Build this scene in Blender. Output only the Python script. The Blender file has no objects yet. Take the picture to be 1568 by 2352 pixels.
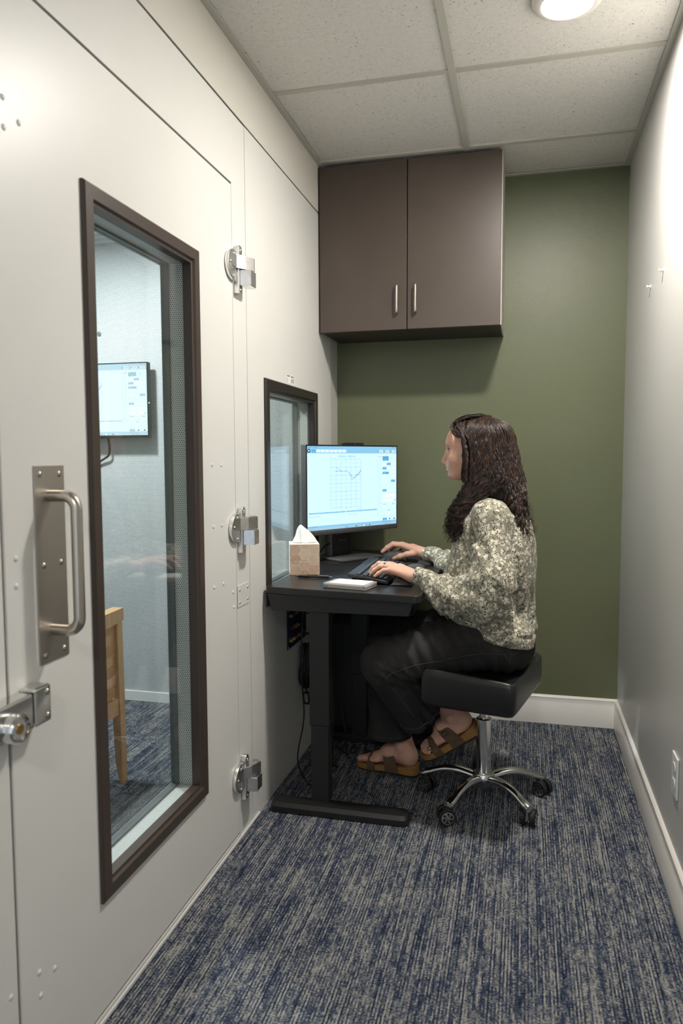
import bpy, bmesh, math, random
import numpy as np
from mathutils import Vector, Matrix
from math import pi, sin, cos, radians, floor, sqrt, atan2

random.seed(7)
SC = bpy.context.scene
COL = SC.collection

# ------------------------------------------------------------------ camera
cam_d = bpy.data.cameras.new('camera')
cam = bpy.data.objects.new('camera', cam_d); COL.objects.link(cam)
_f = Vector((-0.24204682, 0.96745178, -0.07382673))
_r = Vector((0.97016327, 0.24241939, -0.00400756))
_u = Vector((-0.01401992, 0.072594, 0.99726303))
cam.matrix_world = Matrix(((_r.x, _u.x, -_f.x, 0.0), (_r.y, _u.y, -_f.y, 0.0),
                           (_r.z, _u.z, -_f.z, 1.2212), (0, 0, 0, 1)))
cam_d.sensor_fit = 'VERTICAL'; cam_d.sensor_height = 36.0; cam_d.sensor_width = 24.0
cam_d.lens = 1682.54 * 36.0 / 2352.0
cam_d.clip_start = 0.02
cam_d.dof.use_dof = True
cam_d.dof.focus_distance = 2.6
cam_d.dof.aperture_fstop = 3.5
SC.camera = cam

# ------------------------------------------------------------------ world, view
W = bpy.data.worlds.new('world'); SC.world = W; W.use_nodes = True
W.node_tree.nodes['Background'].inputs[0].default_value = (0.70, 0.84, 1.0, 1)
W.node_tree.nodes['Background'].inputs[1].default_value = 0.95
SC.view_settings.view_transform = 'Standard'
SC.view_settings.look = 'None'
SC.view_settings.gamma = 1.0
SC.view_settings.use_curve_mapping = False
SC.view_settings.exposure = 0.28
SC.cycles.max_bounces = 7; SC.cycles.diffuse_bounces = 3; SC.cycles.glossy_bounces = 3; SC.cycles.transmission_bounces = 4; SC.cycles.transparent_max_bounces = 10
SC.cycles.use_adaptive_sampling = True; SC.cycles.adaptive_threshold = 0.07; SC.cycles.adaptive_min_samples = 16

# room dimensions (metres)
XL, XR, D, H = -0.8726, 0.417, 3.4294, 2.4618
Y0 = -2.2                      # the room goes on behind the camera to here
BX, BY, BZ = -2.75, 3.27, 2.30  # booth: far side, end wall, ceiling
BI = -0.958                    # inner face of the booth's wall and door

# ------------------------------------------------------------------ lights of the place
def disk_light(name, loc, r, power, col, spread=180):
    l = bpy.data.lights.new(name, 'AREA'); l.shape = 'DISK'; l.size = 2 * r
    l.energy = power; l.color = col; l.spread = radians(spread)
    o = bpy.data.objects.new(name, l); COL.objects.link(o); o.location = loc
    return o
WARM = (1.0, 0.95, 0.885)
L_MAIN = disk_light('downlight_glow', (0.094, 2.172, H - 0.022), 0.066, 26.0, WARM)
L_BACK = disk_light('downlight_glow', (0.0, -1.15, H - 0.022), 0.066, 20.0, WARM)
L_BOOTH = disk_light('booth_lamp_glow', (-1.90, 2.45, BZ - 0.03), 0.09, 37.0, (0.93, 0.98, 1.0))

# ------------------------------------------------------------------ helpers
def link(o, parent=None):
    COL.objects.link(o)
    if parent is not None:
        o.parent = parent
        # parents sit at plain translations; children are modelled in world space
        o.matrix_parent_inverse = WORLD[parent.name].inverted()
    WORLD[o.name] = (WORLD_of(o))
    return o
WORLD = {}
def WORLD_of(o):
    m = Matrix.LocRotScale(o.location, o.rotation_euler, o.scale)
    if o.parent is not None:
        m = WORLD[o.parent.name] @ o.matrix_parent_inverse @ m
    return m
def tag(o, label=None, cat=None, group=None, kind=None):
    if label: o['label'] = label
    if cat: o['category'] = cat
    if group: o['group'] = group
    if kind: o['kind'] = kind
    return o
def empty(name, loc, label=None, cat=None, group=None, kind=None, parent=None):
    o = bpy.data.objects.new(name, None); o.location = loc; o.empty_display_size = 0.05
    link(o, parent)
    return tag(o, label, cat, group, kind)
def mesh_of(name, verts, faces, mats, smooth=False, midx=None):
    me = bpy.data.meshes.new(name)
    me.from_pydata([tuple(v) for v in verts], [], [tuple(f) for f in faces])
    if not isinstance(mats, (list, tuple)): mats = [mats]
    for m in mats: me.materials.append(m)
    if midx is not None: me.polygons.foreach_set('material_index', midx)
    if smooth: me.polygons.foreach_set('use_smooth', [True] * len(me.polygons))
    me.update()
    return me
def obj(name, me, parent=None, loc=(0, 0, 0), rot=(0, 0, 0)):
    o = bpy.data.objects.new(name, me); o.location = loc; o.rotation_euler = rot
    return link(o, parent)
def bm_mesh(name, bm, mat, smooth=False):
    me = bpy.data.meshes.new(name); bm.normal_update(); bm.to_mesh(me); bm.free()
    for m in (mat if isinstance(mat, (list, tuple)) else [mat]): me.materials.append(m)
    if smooth: me.polygons.foreach_set('use_smooth', [True] * len(me.polygons))
    return me
def auto_smooth(me, deg=35):
    me.polygons.foreach_set('use_smooth', [True] * len(me.polygons))
    me.set_sharp_from_angle(angle=radians(deg))
def weighted(o):
    m = o.modifiers.new('weighted_normals', 'WEIGHTED_NORMAL'); m.keep_sharp = True; m.weight = 100
    return o
def bm_box(bm, x0, x1, y0, y1, z0, z1, bev=0.0, seg=2):
    r = bmesh.ops.create_cube(bm, size=1.0)
    for v in r['verts']:
        v.co = Vector((x0 + (v.co.x + .5) * (x1 - x0), y0 + (v.co.y + .5) * (y1 - y0), z0 + (v.co.z + .5) * (z1 - z0)))
    if bev:
        es = list({e for v in r['verts'] for e in v.link_edges})
        bmesh.ops.bevel(bm, geom=es, offset=bev, segments=seg, affect='EDGES', profile=0.5)
def box(name, x, y, z, mat, parent=None, bev=0.0, seg=2, pivot=None):
    """a box from world ranges; origin at its base centre"""
    c = Vector(((x[0] + x[1]) / 2, (y[0] + y[1]) / 2, z[0])) if pivot is None else Vector(pivot)
    bm = bmesh.new()
    bm_box(bm, x[0] - c.x, x[1] - c.x, y[0] - c.y, y[1] - c.y, z[0] - c.z, z[1] - c.z, bev, seg)
    me = bm_mesh(name, bm, mat)
    if bev: auto_smooth(me, 60)
    o = obj(name, me, parent, c)
    return weighted(o) if bev else o
def prism(name, poly, axis, lo, hi, mat, parent=None, bev=0.0, seg=2, smooth=None):
    """polygon of 2-D points extruded along an axis: 'x'->(y,z) 'y'->(x,z) 'z'->(x,y)"""
    bm = bmesh.new()
    def mk(p, t):
        return {'x': (t, p[0], p[1]), 'y': (p[0], t, p[1]), 'z': (p[0], p[1], t)}[axis]
    a = [bm.verts.new(mk(p, lo)) for p in poly]; b = [bm.verts.new(mk(p, hi)) for p in poly]
    n = len(poly)
    bm.faces.new(a); bm.faces.new(b[::-1])
    for i in range(n): bm.faces.new((a[i], b[i], b[(i + 1) % n], a[(i + 1) % n]))
    bmesh.ops.recalc_face_normals(bm, faces=bm.faces)
    if bev:
        es = [e for e in bm.edges if (e.verts[0] in a) == (e.verts[1] in a)]
        bmesh.ops.bevel(bm, geom=es, offset=bev, segments=seg, affect='EDGES', profile=0.5)
    me = bm_mesh(name, bm, mat)
    if smooth or bev: auto_smooth(me, smooth or 60)
    o = obj(name, me, parent)
    return weighted(o) if bev else o
def catmull(pts, n=8):
    P = [Vector(p) for p in pts]
    if len(P) < 3: 
        return [P[0].lerp(P[-1], i / n) for i in range(n + 1)]
    P = [P[0] * 2 - P[1]] + P + [P[-1] * 2 - P[-2]]
    out = []
    for i in range(1, len(P) - 2):
        a, b, c, d = P[i - 1], P[i], P[i + 1], P[i + 2]
        for k in range(n):
            t = k / n
            out.append(0.5 * ((2 * b) + (c - a) * t + (2 * a - 5 * b + 4 * c - d) * t * t + (3 * b - a - 3 * c + d) * t ** 3))
    out.append(P[-2])
    return out
def tube_data(path, rad, sides=8, caps=True, V=None, Fs=None, flat=None):
    """tube along points; rad number or list; appended to V,Fs"""
    if V is None: V, Fs = [], []
    path = [Vector(p) for p in path]; n = len(path)
    rs = rad if isinstance(rad, (list, tuple)) else [rad] * n
    t0 = (path[1] - path[0]).normalized()
    ref = Vector((0, 0, 1)) if abs(t0.z) < .9 else Vector((1, 0, 0))
    nrm = t0.cross(ref).normalized()
    base = len(V)
    for i in range(n):
        t = (path[min(i + 1, n - 1)] - path[max(i - 1, 0)]).normalized()
        nrm = (nrm - t * nrm.dot(t)).normalized()
        bn = t.cross(nrm)
        for k in range(sides):
            a = 2 * pi * k / sides
            V.append(path[i] + (nrm * cos(a) + bn * sin(a)) * rs[i])
    for i in range(n - 1):
        for k in range(sides):
            a = base + i * sides + k; b = base + i * sides + (k + 1) % sides
            Fs.append((a, b, b + sides, a + sides))
    if caps:
        Fs.append(tuple(base + k for k in range(sides))[::-1])
        Fs.append(tuple(base + (n - 1) * sides + k for k in range(sides)))
    return V, Fs
def tube(name, pts, rad, mat, parent=None, sides=10, n=8, smooth=True, raw=False):
    path = pts if raw else catmull(pts, n)
    V, Fs = tube_data(path, rad, sides)
    me = mesh_of(name, V, Fs, mat)
    if smooth: auto_smooth(me, 50)
    return obj(name, me, parent)
def lathe_data(prof, c, axis=(0, 0, 1), seg=24):
    ax = Vector(axis).normalized(); ref = Vector((1, 0, 0)) if abs(ax.x) < .9 else Vector((0, 1, 0))
    a1 = ax.cross(ref).normalized(); a2 = ax.cross(a1); c = Vector(c)
    V, Fs = [], []
    for (r, h) in prof:
        for k in range(seg):
            t = 2 * pi * k / seg
            V.append(c + ax * h + (a1 * cos(t) + a2 * sin(t)) * max(r, 1e-5))
    for i in range(len(prof) - 1):
        for k in range(seg):
            a = i * seg + k; b = i * seg + (k + 1) % seg
            Fs.append((a, b, b + seg, a + seg))
    Fs.append(tuple(range(seg))[::-1]); n = (len(prof) - 1) * seg
    Fs.append(tuple(n + k for k in range(seg)))
    return V, Fs
def lathe(name, prof, c, mat, parent=None, axis=(0, 0, 1), seg=24, deg=40):
    V, Fs = lathe_data(prof, (0, 0, 0), axis, seg)
    me = mesh_of(name, V, Fs, mat); auto_smooth(me, deg)
    return obj(name, me, parent, c)
def flip_ok(me):
    bm = bmesh.new(); bm.from_mesh(me); bmesh.ops.recalc_face_normals(bm, faces=bm.faces); bm.to_mesh(me); bm.free()
def plate_with_hole(name, yr, zr, hy, hz, xr, mat, parent=None):
    """a slab lying in x, y-z outline yr x zr with a rectangular hole hy x hz"""
    bm = bmesh.new(); o = [(yr[0], zr[0]), (yr[1], zr[0]), (yr[1], zr[1]), (yr[0], zr[1])]
    i_ = [(hy[0], hz[0]), (hy[1], hz[0]), (hy[1], hz[1]), (hy[0], hz[1])]
    V = {}
    for s, x in ((0, xr[0]), (1, xr[1])):
        for k in range(4):
            V[s, 'o', k] = bm.verts.new((x, *o[k])); V[s, 'i', k] = bm.verts.new((x, *i_[k]))
    for k in range(4):
        j = (k + 1) % 4
        for s in (0, 1): bm.faces.new((V[s, 'o', k], V[s, 'o', j], V[s, 'i', j], V[s, 'i', k]))
        bm.faces.new((V[0, 'o', k], V[0, 'o', j], V[1, 'o', j], V[1, 'o', k]))
        bm.faces.new((V[0, 'i', k], V[0, 'i', j], V[1, 'i', j], V[1, 'i', k]))
    bmesh.ops.recalc_face_normals(bm, faces=bm.faces)
    return obj(name, bm_mesh(name, bm, mat), parent)
def text_data(s, size):
    cu = bpy.data.curves.new('t', 'FONT'); cu.body = s; cu.size = size; cu.resolution_u = 2
    o = bpy.data.objects.new('t', cu); COL.objects.link(o)
    me = bpy.data.meshes.new_from_object(o.evaluated_get(bpy.context.evaluated_depsgraph_get()))
    V = [v.co.copy() for v in me.vertices]; Fs = [tuple(p.vertices) for p in me.polygons]
    bpy.data.objects.remove(o); bpy.data.meshes.remove(me); bpy.data.curves.remove(cu)
    return V, Fs

# ------------------------------------------------------------------ materials
def mat(name, col, rough=0.5, metal=0.0, spec=0.5, coat=0.0, sss=0.0):
    m = bpy.data.materials.new(name); m.use_nodes = True
    b = m.node_tree.nodes['Principled BSDF']
    b.inputs['Base Color'].default_value = (*col, 1); b.inputs['Roughness'].default_value = rough
    b.inputs['Metallic'].default_value = metal; b.inputs['Specular IOR Level'].default_value = spec
    if coat: b.inputs['Coat Weight'].default_value = coat
    if sss:
        b.inputs['Subsurface Weight'].default_value = sss
        b.inputs['Subsurface Radius'].default_value = (1, .4, .2); b.inputs['Subsurface Scale'].default_value = 0.008
    return m
class NT:
    def __init__(s, m): s.t = m.node_tree; s.n = s.t.nodes; s.b = s.n['Principled BSDF']
    def add(s, typ, **kw):
        n = s.n.new(typ)
        for k, v in kw.items(): setattr(n, k, v)
        return n
    def lk(s, a, b): s.t.links.new(a, b)
    def math(s, op, a, b=None, c=None):
        n = s.n.new('ShaderNodeMath'); n.operation = op
        for i, v in enumerate((a, b, c)):
            if v is None: continue
            if isinstance(v, (int, float)): n.inputs[i].default_value = v
            else: s.lk(v, n.inputs[i])
        return n.outputs[0]
    def coord(s, scale=(1, 1, 1), rot=(0, 0, 0), kind='Object'):
        c = s.n.new('ShaderNodeTexCoord'); mp = s.n.new('ShaderNodeMapping')
        mp.inputs['Scale'].default_value = scale; mp.inputs['Rotation'].default_value = rot
        s.lk(c.outputs[kind], mp.inputs[0]); return mp.outputs[0]
    def noise(s, vec, scale, detail=3, rough=.5, dist=0):
        n = s.n.new('ShaderNodeTexNoise'); n.inputs['Scale'].default_value = scale
        n.inputs['Detail'].default_value = detail; n.inputs['Roughness'].default_value = rough
        n.inputs['Distortion'].default_value = dist
        s.lk(vec, n.inputs['Vector']); return n.outputs['Fac']
    def ramp(s, fac, stops, interp='LINEAR'):
        n = s.n.new('ShaderNodeValToRGB'); n.color_ramp.interpolation = interp
        e = n.color_ramp.elements
        while len(e) < len(stops): e.new(0.5)
        for el, (p, c) in zip(e, stops):
            el.position = p; el.color = (*c, 1) if len(c) == 3 else c
        s.lk(fac, n.inputs[0]); return n.outputs[0]
    def mix(s, fac, a, b, typ='MIX'):
        n = s.n.new('ShaderNodeMix'); n.data_type = 'RGBA'; n.blend_type = typ
        for i, v in ((0, fac), (6, a), (7, b)):
            if isinstance(v, (int, float)): n.inputs[i].default_value = v
            elif isinstance(v, tuple): n.inputs[i].default_value = (*v, 1)
            else: s.lk(v, n.inputs[i])
        return n.outputs[2]
    def bump(s, h, strength=.3, dist=.001):
        n = s.n.new('ShaderNodeBump'); n.inputs['Strength'].default_value = strength
        n.inputs['Distance'].default_value = dist; s.lk(h, n.inputs['Height'])
        s.lk(n.outputs[0], s.b.inputs['Normal'])
    def color(s, c): s.lk(c, s.b.inputs['Base Color'])
def speck(name, col, rough, amp=.05, scale=3, bump=None, metal=0, spec=.5):
    m = mat(name, col, rough, metal, spec); t = NT(m); v = t.coord()
    n = t.noise(v, scale, 4)
    lo = tuple(c * (1 - amp) for c in col); hi = tuple(min(1, c * (1 + amp)) for c in col)
    t.color(t.ramp(n, [(.3, lo), (.7, hi)]))
    if bump: t.bump(t.noise(v, bump[0], 2), bump[1], bump[2])
    return m
def emit(name, col, strength):
    m = bpy.data.materials.new(name); m.use_nodes = True; nt = m.node_tree
    b = nt.nodes['Principled BSDF']
    b.inputs['Base Color'].default_value = (0, 0, 0, 1); b.inputs['Roughness'].default_value = .3
    b.inputs['Emission Color'].default_value = (*col, 1); b.inputs['Emission Strength'].default_value = strength
    return m
def glass_mat(name, tint):
    m = bpy.data.materials.new(name); m.use_nodes = True; nt = m.node_tree
    nt.nodes.clear()
    o = nt.nodes.new('ShaderNodeOutputMaterial'); mx = nt.nodes.new('ShaderNodeMixShader')
    tr = nt.nodes.new('ShaderNodeBsdfTransparent'); gl = nt.nodes.new('ShaderNodeBsdfGlossy'); fr = nt.nodes.new('ShaderNodeFresnel')
    tr.inputs[0].default_value = (*tint, 1); gl.inputs['Roughness'].default_value = 0.0
    # the pane's rear face must not trap light: invert the index there
    ge = nt.nodes.new('ShaderNodeNewGeometry'); ma = nt.nodes.new('ShaderNodeMath'); ma.operation = 'MULTIPLY_ADD'
    ma.inputs[1].default_value = 1 / 1.45 - 1.45; ma.inputs[2].default_value = 1.45
    nt.links.new(ge.outputs['Backfacing'], ma.inputs[0]); nt.links.new(ma.outputs[0], fr.inputs[0])
    nt.links.new(fr.outputs[0], mx.inputs[0]); nt.links.new(tr.outputs[0], mx.inputs[1]); nt.links.new(gl.outputs[0], mx.inputs[2])
    nt.links.new(mx.outputs[0], o.inputs[0]); return m
def perf_mat(name, col, hole, ua, va, pitch=.006, rad=.0016, rough=.45):
    """punched sheet metal: round holes on a staggered grid"""
    m = mat(name, col, rough); t = NT(m)
    c = t.add('ShaderNodeTexCoord'); sp = t.add('ShaderNodeSeparateXYZ'); t.lk(c.outputs['Object'], sp.inputs[0])
    u, v = sp.outputs[ua], sp.outputs[va]
    hgt = pitch * .866
    vr = t.math('DIVIDE', v, hgt); row = t.math('FLOOR', vr)
    odd = t.math('FLOORED_MODULO', row, 2.0)
    ur = t.math('ADD', t.math('DIVIDE', u, pitch), t.math('MULTIPLY', odd, .5))
    fu = t.math('SUBTRACT', t.math('FRACT', ur), .5); fv = t.math('SUBTRACT', t.math('FRACT', vr), .5)
    du = t.math('MULTIPLY', fu, pitch); dv = t.math('MULTIPLY', fv, hgt)
    d = t.math('SQRT', t.math('ADD', t.math('MULTIPLY', du, du), t.math('MULTIPLY', dv, dv)))
    k = t.math('LESS_THAN', d, rad)
    t.color(t.mix(k, col, hole))
    return m

M = {}
M['booth'] = speck('booth_enamel', (.72, .715, .68), .38, .035, 1.2, (900, .06, .0004))
M['booth2'] = speck('booth_fascia_enamel', (.71, .685, .62), .42, .03, 1.0, (900, .06, .0004))
M['wallwhite'] = speck('painted_wall_warm_white', (.57, .56, .535), .40, .02, 2, (160, .10, .0012))
M['green'] = speck('painted_wall_olive_green', (.132, .146, .076), .42, .05, 2, (170, .22, .0014))
M['trim'] = mat('trim_white_gloss', (.80, .765, .71), .28)
M['trimgrid'] = mat('ceiling_grid_grey', (.50, .49, .43), .5)
M['brownframe'] = mat('bronze_window_frame', (.060, .043, .034), .38, 0, .5)
M['darkframe'] = mat('dark_window_frame', (.026, .021, .018), .38)
M['gasket'] = mat('window_inner_frame_grey', (.14, .15, .15), .4)
M['glass'] = glass_mat('window_glass', (.972, .99, .987))
M['gap'] = mat('dark_gap', (.02, .018, .016), .8)
M['steel'] = mat('brushed_steel', (.50, .46, .41), .42, 1.0)
M['satin'] = mat('satin_steel', (.56, .51, .45), .26, 1.0)
M['cast'] = speck('cast_chrome', (.78, .77, .75), .30, .08, 60, None, 1.0)
M['chrome'] = mat('polished_chrome', (.72, .72, .71), .09, 1.0)
M['alu'] = mat('polished_aluminium', (.66, .66, .66), .16, 1.0)
M['brass'] = mat('brass_keyway', (.55, .36, .14), .35, 1.0)
M['cab'] = speck('brown_laminate', (.068, .050, .038), .40, .06, 5, (700, .05, .0004), 0, .6)
M['cabside'] = mat('cabinet_side_grey', (.48, .45, .40), .5)
M['cabdark'] = mat('cabinet_underside', (.045, .035, .027), .6)
M['blackmetal'] = speck('black_powder_coat', (.010, .010, .010), .5, .1, 40, (1400, .08, .0003))
M['desktop'] = speck('black_desk_laminate', (.018, .016, .015), .30, .12, 30, (1800, .12, .0003))
M['blackplastic'] = mat('black_plastic', (.014, .014, .015), .42)
M['greyplastic'] = mat('dark_grey_plastic', (.070, .070, .073), .42)
M['midgrey'] = mat('grey_plastic', (.16, .16, .165), .45)
M['rubber'] = mat('black_rubber', (.008, .008, .008), .6)
M['wire'] = mat('black_cable', (.010, .010, .010), .45)
M['wirewhite'] = mat('pale_cable', (.35, .35, .30), .5)
M['white'] = mat('white_plastic', (.80, .80, .79), .35)
M['paper'] = mat('white_paper', (.86, .85, .82), .8)
M['tissue'] = mat('white_tissue', (.90, .88, .86), .9, 0, .1, 0, .2)
M['vinyl'] = speck('black_vinyl', (.013, .013, .013), .29, .1, 20, (1100, .35, .0006))
M['navy'] = mat('navy_panel', (.010, .016, .06), .4)
M['wood'] = mat('birch_wood', (.55, .33, .15), .42)
t = NT(M['wood']); v = t.coord((18, 18, 2))
t.color(t.ramp(t.noise(v, 3, 4, .6, .8), [(.3, (.56, .30, .135)), (.7, (.70, .42, .21))]))
M['strap_a'] = speck('birch_veneer_light', (.66, .39, .19), .45, .1, 25)
M['strap_b'] = speck('birch_veneer_warm', (.54, .295, .13), .45, .1, 25)
M['perf_y'] = perf_mat('perforated_panel_end', (.70, .72, .72), (.10, .12, .125), 0, 2, .006, .0018)
M['perf_x'] = perf_mat('perforated_panel_side', (.70, .72, .72), (.10, .12, .125), 1, 2, .006, .0018)
M['jamb_y'] = perf_mat('perforated_jamb', (.70, .72, .68), (.13, .14, .13), 0, 2, .0062, .0018)
M['jamb_z'] = perf_mat('perforated_sill', (.72, .75, .73), (.20, .22, .22), 1, 0, .0062, .0015)
M['boothin'] = mat('booth_inside_white', (.66, .69, .69), .5)

def carpet():
    m = mat('striated_carpet', (.1, .1, .12), .95, 0, .12); t = NT(m)
    c = t.add('ShaderNodeTexCoord'); sp = t.add('ShaderNodeSeparateXYZ'); t.lk(c.outputs['Object'], sp.inputs[0])
    x, y = sp.outputs[0], sp.outputs[1]
    row = t.math('FLOOR', t.math('DIVIDE', t.math('ADD', x, t.math('MULTIPLY', t.noise(t.coord((1, 1, 1)), 60, 2), .004)), .0040))
    def rown(ky, kr, det=2, rgh=.5):
        cb = t.add('ShaderNodeCombineXYZ'); t.lk(t.math('MULTIPLY', row, kr), cb.inputs[0]); t.lk(t.math('MULTIPLY', y, ky), cb.inputs[1])
        return t.noise(cb.outputs[0], 1.0, det, rgh)
    long_ = rown(3.2, 13.71); mid = rown(34.0, 7.31, 2); tuft = rown(230.0, 3.17, 2, .6)
    par = t.math('FLOORED_MODULO', row, 2.0)
    patch = t.noise(t.coord((5, 3.0, 1)), 3.0, 3, .55)
    fib = t.noise(t.coord((1, 1, 1)), 900, 2, .6)
    a = t.math('ADD', t.math('MULTIPLY', long_, .50), t.math('MULTIPLY', mid, .40)); a = t.math('ADD', a, t.math('MULTIPLY', par, .075))
    a = t.math('ADD', a, t.math('MULTIPLY', tuft, .58)); a = t.math('ADD', a, t.math('MULTIPLY', patch, .20)); a = t.math('ADD', a, t.math('MULTIPLY', fib, .26))
    a = t.math('SUBTRACT', a, .48)
    col = t.ramp(a, [(.34, (.012, .018, .036)), (.45, (.034, .050, .096)), (.51, (.082, .100, .145)), (.57, (.22, .225, .225)), (.67, (.46, .445, .405))])
    t.color(col); t.bump(t.math('ADD', t.math('ADD', tuft, fib), mid), .8, .004)
    return m
M['carpet'] = carpet()
def tile_mat():
    m = mat('mineral_fibre_tile', (.62, .59, .53), .85, 0, .2); t = NT(m)
    v = t.coord(); n1 = t.noise(v, 170, 3, .6, .6); n2 = t.noise(v, 60, 2)
    pit = t.ramp(n1, [(.30, (.20, .19, .17)), (.37, (1, 1, 1))])
    base = t.ramp(n2, [(.3, (.66, .645, .60)), (.7, (.72, .70, .655))])
    t.color(t.mix(1.0, base, pit, 'MULTIPLY')); t.bump(n1, .35, .002)
    return m
M['tile'] = tile_mat()

# ------------------------------------------------------------------ the room shell
box('floor', (BX - .1, XR + .1), (Y0, D + .1), (-.06, 0), M['carpet'], pivot=(0, 0, 0))
tag(bpy.data.objects['floor'], 'blue and grey striated loop carpet over the whole floor', None, None, 'structure')
tag(box('wall_back', (XL - .08, XR + .1), (D, D + .1), (0, H + .06), M['green'], pivot=(0, 0, 0)), 'olive green painted back wall', None, None, 'structure')
tag(box('wall_right', (XR, XR + .1), (Y0, D), (0, H + .06), M['wallwhite'], pivot=(0, 0, 0)), 'warm white painted right wall', None, None, 'structure')

# ceiling: grid and tiles
ceil = empty('ceiling', (0, 1.2, H), 'suspended ceiling of speckled tiles in a grey grid', None, None, 'structure')
XM = -0.246
rows = [2.475 - .6096 * k for k in range(7, 0, -1)] + [2.475, 3.083]
edges = [Y0] + [r for r in rows if r > Y0 + .1] + [D]
for (a, b) in zip(edges[:-1], edges[1:]):
    for (xa, xb) in ((XL, XM), (XM, XR)):
        dz = random.uniform(0.004, 0.007)
        box('ceiling_tile', (xa + .004, xb - .004), (a + .004, b - .004), (H + dz, H + dz + .012), M['tile'], ceil, .002, 1, pivot=(0, 0, 0))
box('grid_runner', (XM - .012, XM + .012), (Y0, D), (H - .001, H + .03), M['trimgrid'], ceil)
for r in edges[1:-1]:
    for (xa, xb) in ((XL + .001, XM - .012), (XM + .012, XR - .001)):
        box('grid_cross_tee', (xa, xb), (r - .012, r + .012), (H, H + .03), M['trimgrid'], ceil)
box('wall_angle', (XL, XR), (D - .02, D - .0002), (H - .0015, H + .003), M['trimgrid'], ceil)
box('wall_angle', (XR - .02, XR - .0002), (Y0, D - .0205), (H - .0015, H + .003), M['trimgrid'], ceil)
box('wall_angle', (XL + .0002, XL + .02), (Y0, D - .0205), (H - .0015, H + .003), M['trimgrid'], ceil)

# baseboards
bp = [(0, 0), (.014, 0), (.014, .100), (.010, .106), (.0115, .112), (.009, .118), (.011, .124), (.006, .130), (0, .132)]
o = prism('baseboard_back', [(D - a, z) for a, z in bp], 'x', -.36, XR - .0, M['trim'], None, smooth=50)
tag(o, 'white moulded baseboard along the green wall', None, None, 'structure')
o = prism('baseboard_right', [(XR - a, z) for a, z in bp], 'y', Y0, D - .014, M['trim'], None, smooth=50)
tag(o, 'white moulded baseboard along the right wall', None, None, 'structure')

# ------------------------------------------------------------------ sound booth wall
wl = empty('wall_left', (XL, 2.3, 0), 'cream enamelled sheet metal wall of the sound booth', None, None, 'structure')
DY0, DY1, DZ0, DZ1 = 1.082, 2.128, .022, 2.045     # the door leaf
W2 = (2.430, 3.010, .735, 1.462)                   # small window: y0,y1,z0,z1 of the opening
box('jamb_panel', (BI, XL), (Y0, DY0 - .007), (0, 2.262), M['booth'], wl, .002, 1, pivot=(0, 0, 0))
box('hinge_jamb', (BI, XL), (DY1 + .004, 2.243), (0, 2.262), M['booth'], wl, .0015, 1, pivot=(0, 0, 0))
box('header_panel', (BI, XL), (DY0 - .0065, DY1 + .0035), (DZ1 + .007, 2.262), M['booth'], wl, .0015, 1, pivot=(0, 0, 0))
o = plate_with_hole('window_panel', (2.2445, 3.190), (0, 2.262), (W2[0], W2[1]), (W2[2], W2[3]), (BI, XL), M['booth'], wl)
box('fascia_panel', (BI, XL), (Y0, 3.425), (2.2685, H + .05), M['booth2'], wl, .0015, 1, pivot=(0, 0, 0))
box('seam_shadow_strip', (BI, XL - .004), (Y0, 3.425), (2.2625, 2.268), M['gap'], wl, pivot=(0, 0, 0))
box('end_post', (BI, XL - .001), (3.1915, 3.300), (0, 2.262), M['booth'], wl, .001, 1, pivot=(0, 0, 0))
box('corner_trim', (BI, XL - .003), (3.3012, 3.4285), (0, 2.262), M['wallwhite'], wl, .001, 1, pivot=(0, 0, 0))
box('threshold', (BI, XL - .002), (DY0 - .006, DY1 + .003), (0, .014), M['booth'], wl, .002, 1, pivot=(0, 0, 0))
box('booth_base_strip', (XL, XL + .006), (Y0, 2.30), (0, .008), M['booth'], wl, .001, 1, pivot=(0, 0, 0))
ap = box('access_plate', (XL, XL + .0022), (2.133, 2.230), (.750, .820), M['booth'], wl, .0006, 1)
scr = lathe_data([(.0042, 0), (.0042, .0008), (.003, .0022), (.0008, .0026)], (0, 0, 0), (1, 0, 0), 10)
scr_me = mesh_of('screw', scr[0], scr[1], M['cast'], True)
for yy in (2.147, 2.214):
    for zz in (.765, .804): obj('screw', scr_me, ap, (XL + .0022, yy, zz))
riv = lathe_data([(.0058, 0), (.0050, .0012), (.0028, .0022), (.0006, .0025)], (0, 0, 0), (1, 0, 0), 12)
riv_me = mesh_of('rivet', riv[0], riv[1], M['booth'], True)
for yy, zz in ((1.055, .267), (1.04, 1.02), (1.045, 1.81)):
    obj('rivet', riv_me, wl, (XL, yy, zz))

# booth inside
tag(box('wall_booth_end', (BX, BI), (BY, BY + .08), (0, BZ), M['perf_y'], pivot=(0, 0, 0)), 'pale perforated end wall inside the booth behind the television', None, None, 'structure')
tag(box('wall_booth_far', (BX - .08, BX), (0.55, BY), (0, BZ), M['perf_x'], pivot=(0, 0, 0)), 'pale perforated far side wall inside the booth', None, None, 'structure')
tag(box('wall_booth_near', (BX, BI), (.55, .63), (0, BZ), M['perf_y'], pivot=(0, 0, 0)), 'pale perforated near wall inside the booth', None, None, 'structure')
tag(box('ceiling_booth', (BX - .08, BI), (.55, BY + .08), (BZ, BZ + .06), M['boothin'], pivot=(0, 0, 0)), 'pale ceiling inside the booth', None, None, 'structure')
tag(box('baseboard_booth', (BX, BI - .002), (BY - .010, BY), (0, .052), M['white'], None, .002, 1), 'white base channel along the booth end wall', None, None, 'structure')
tag(prism('trim_1', [(BY, BZ), (BY - .05, BZ), (BY - .05, BZ - .012), (BY - .03, BZ - .016), (BY - .03, BZ - .03), (BY, BZ - .034)], 'x', BX, BI - .002, M['boothin']), 'pale channel where booth end wall meets ceiling', None, None, 'structure')

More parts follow.
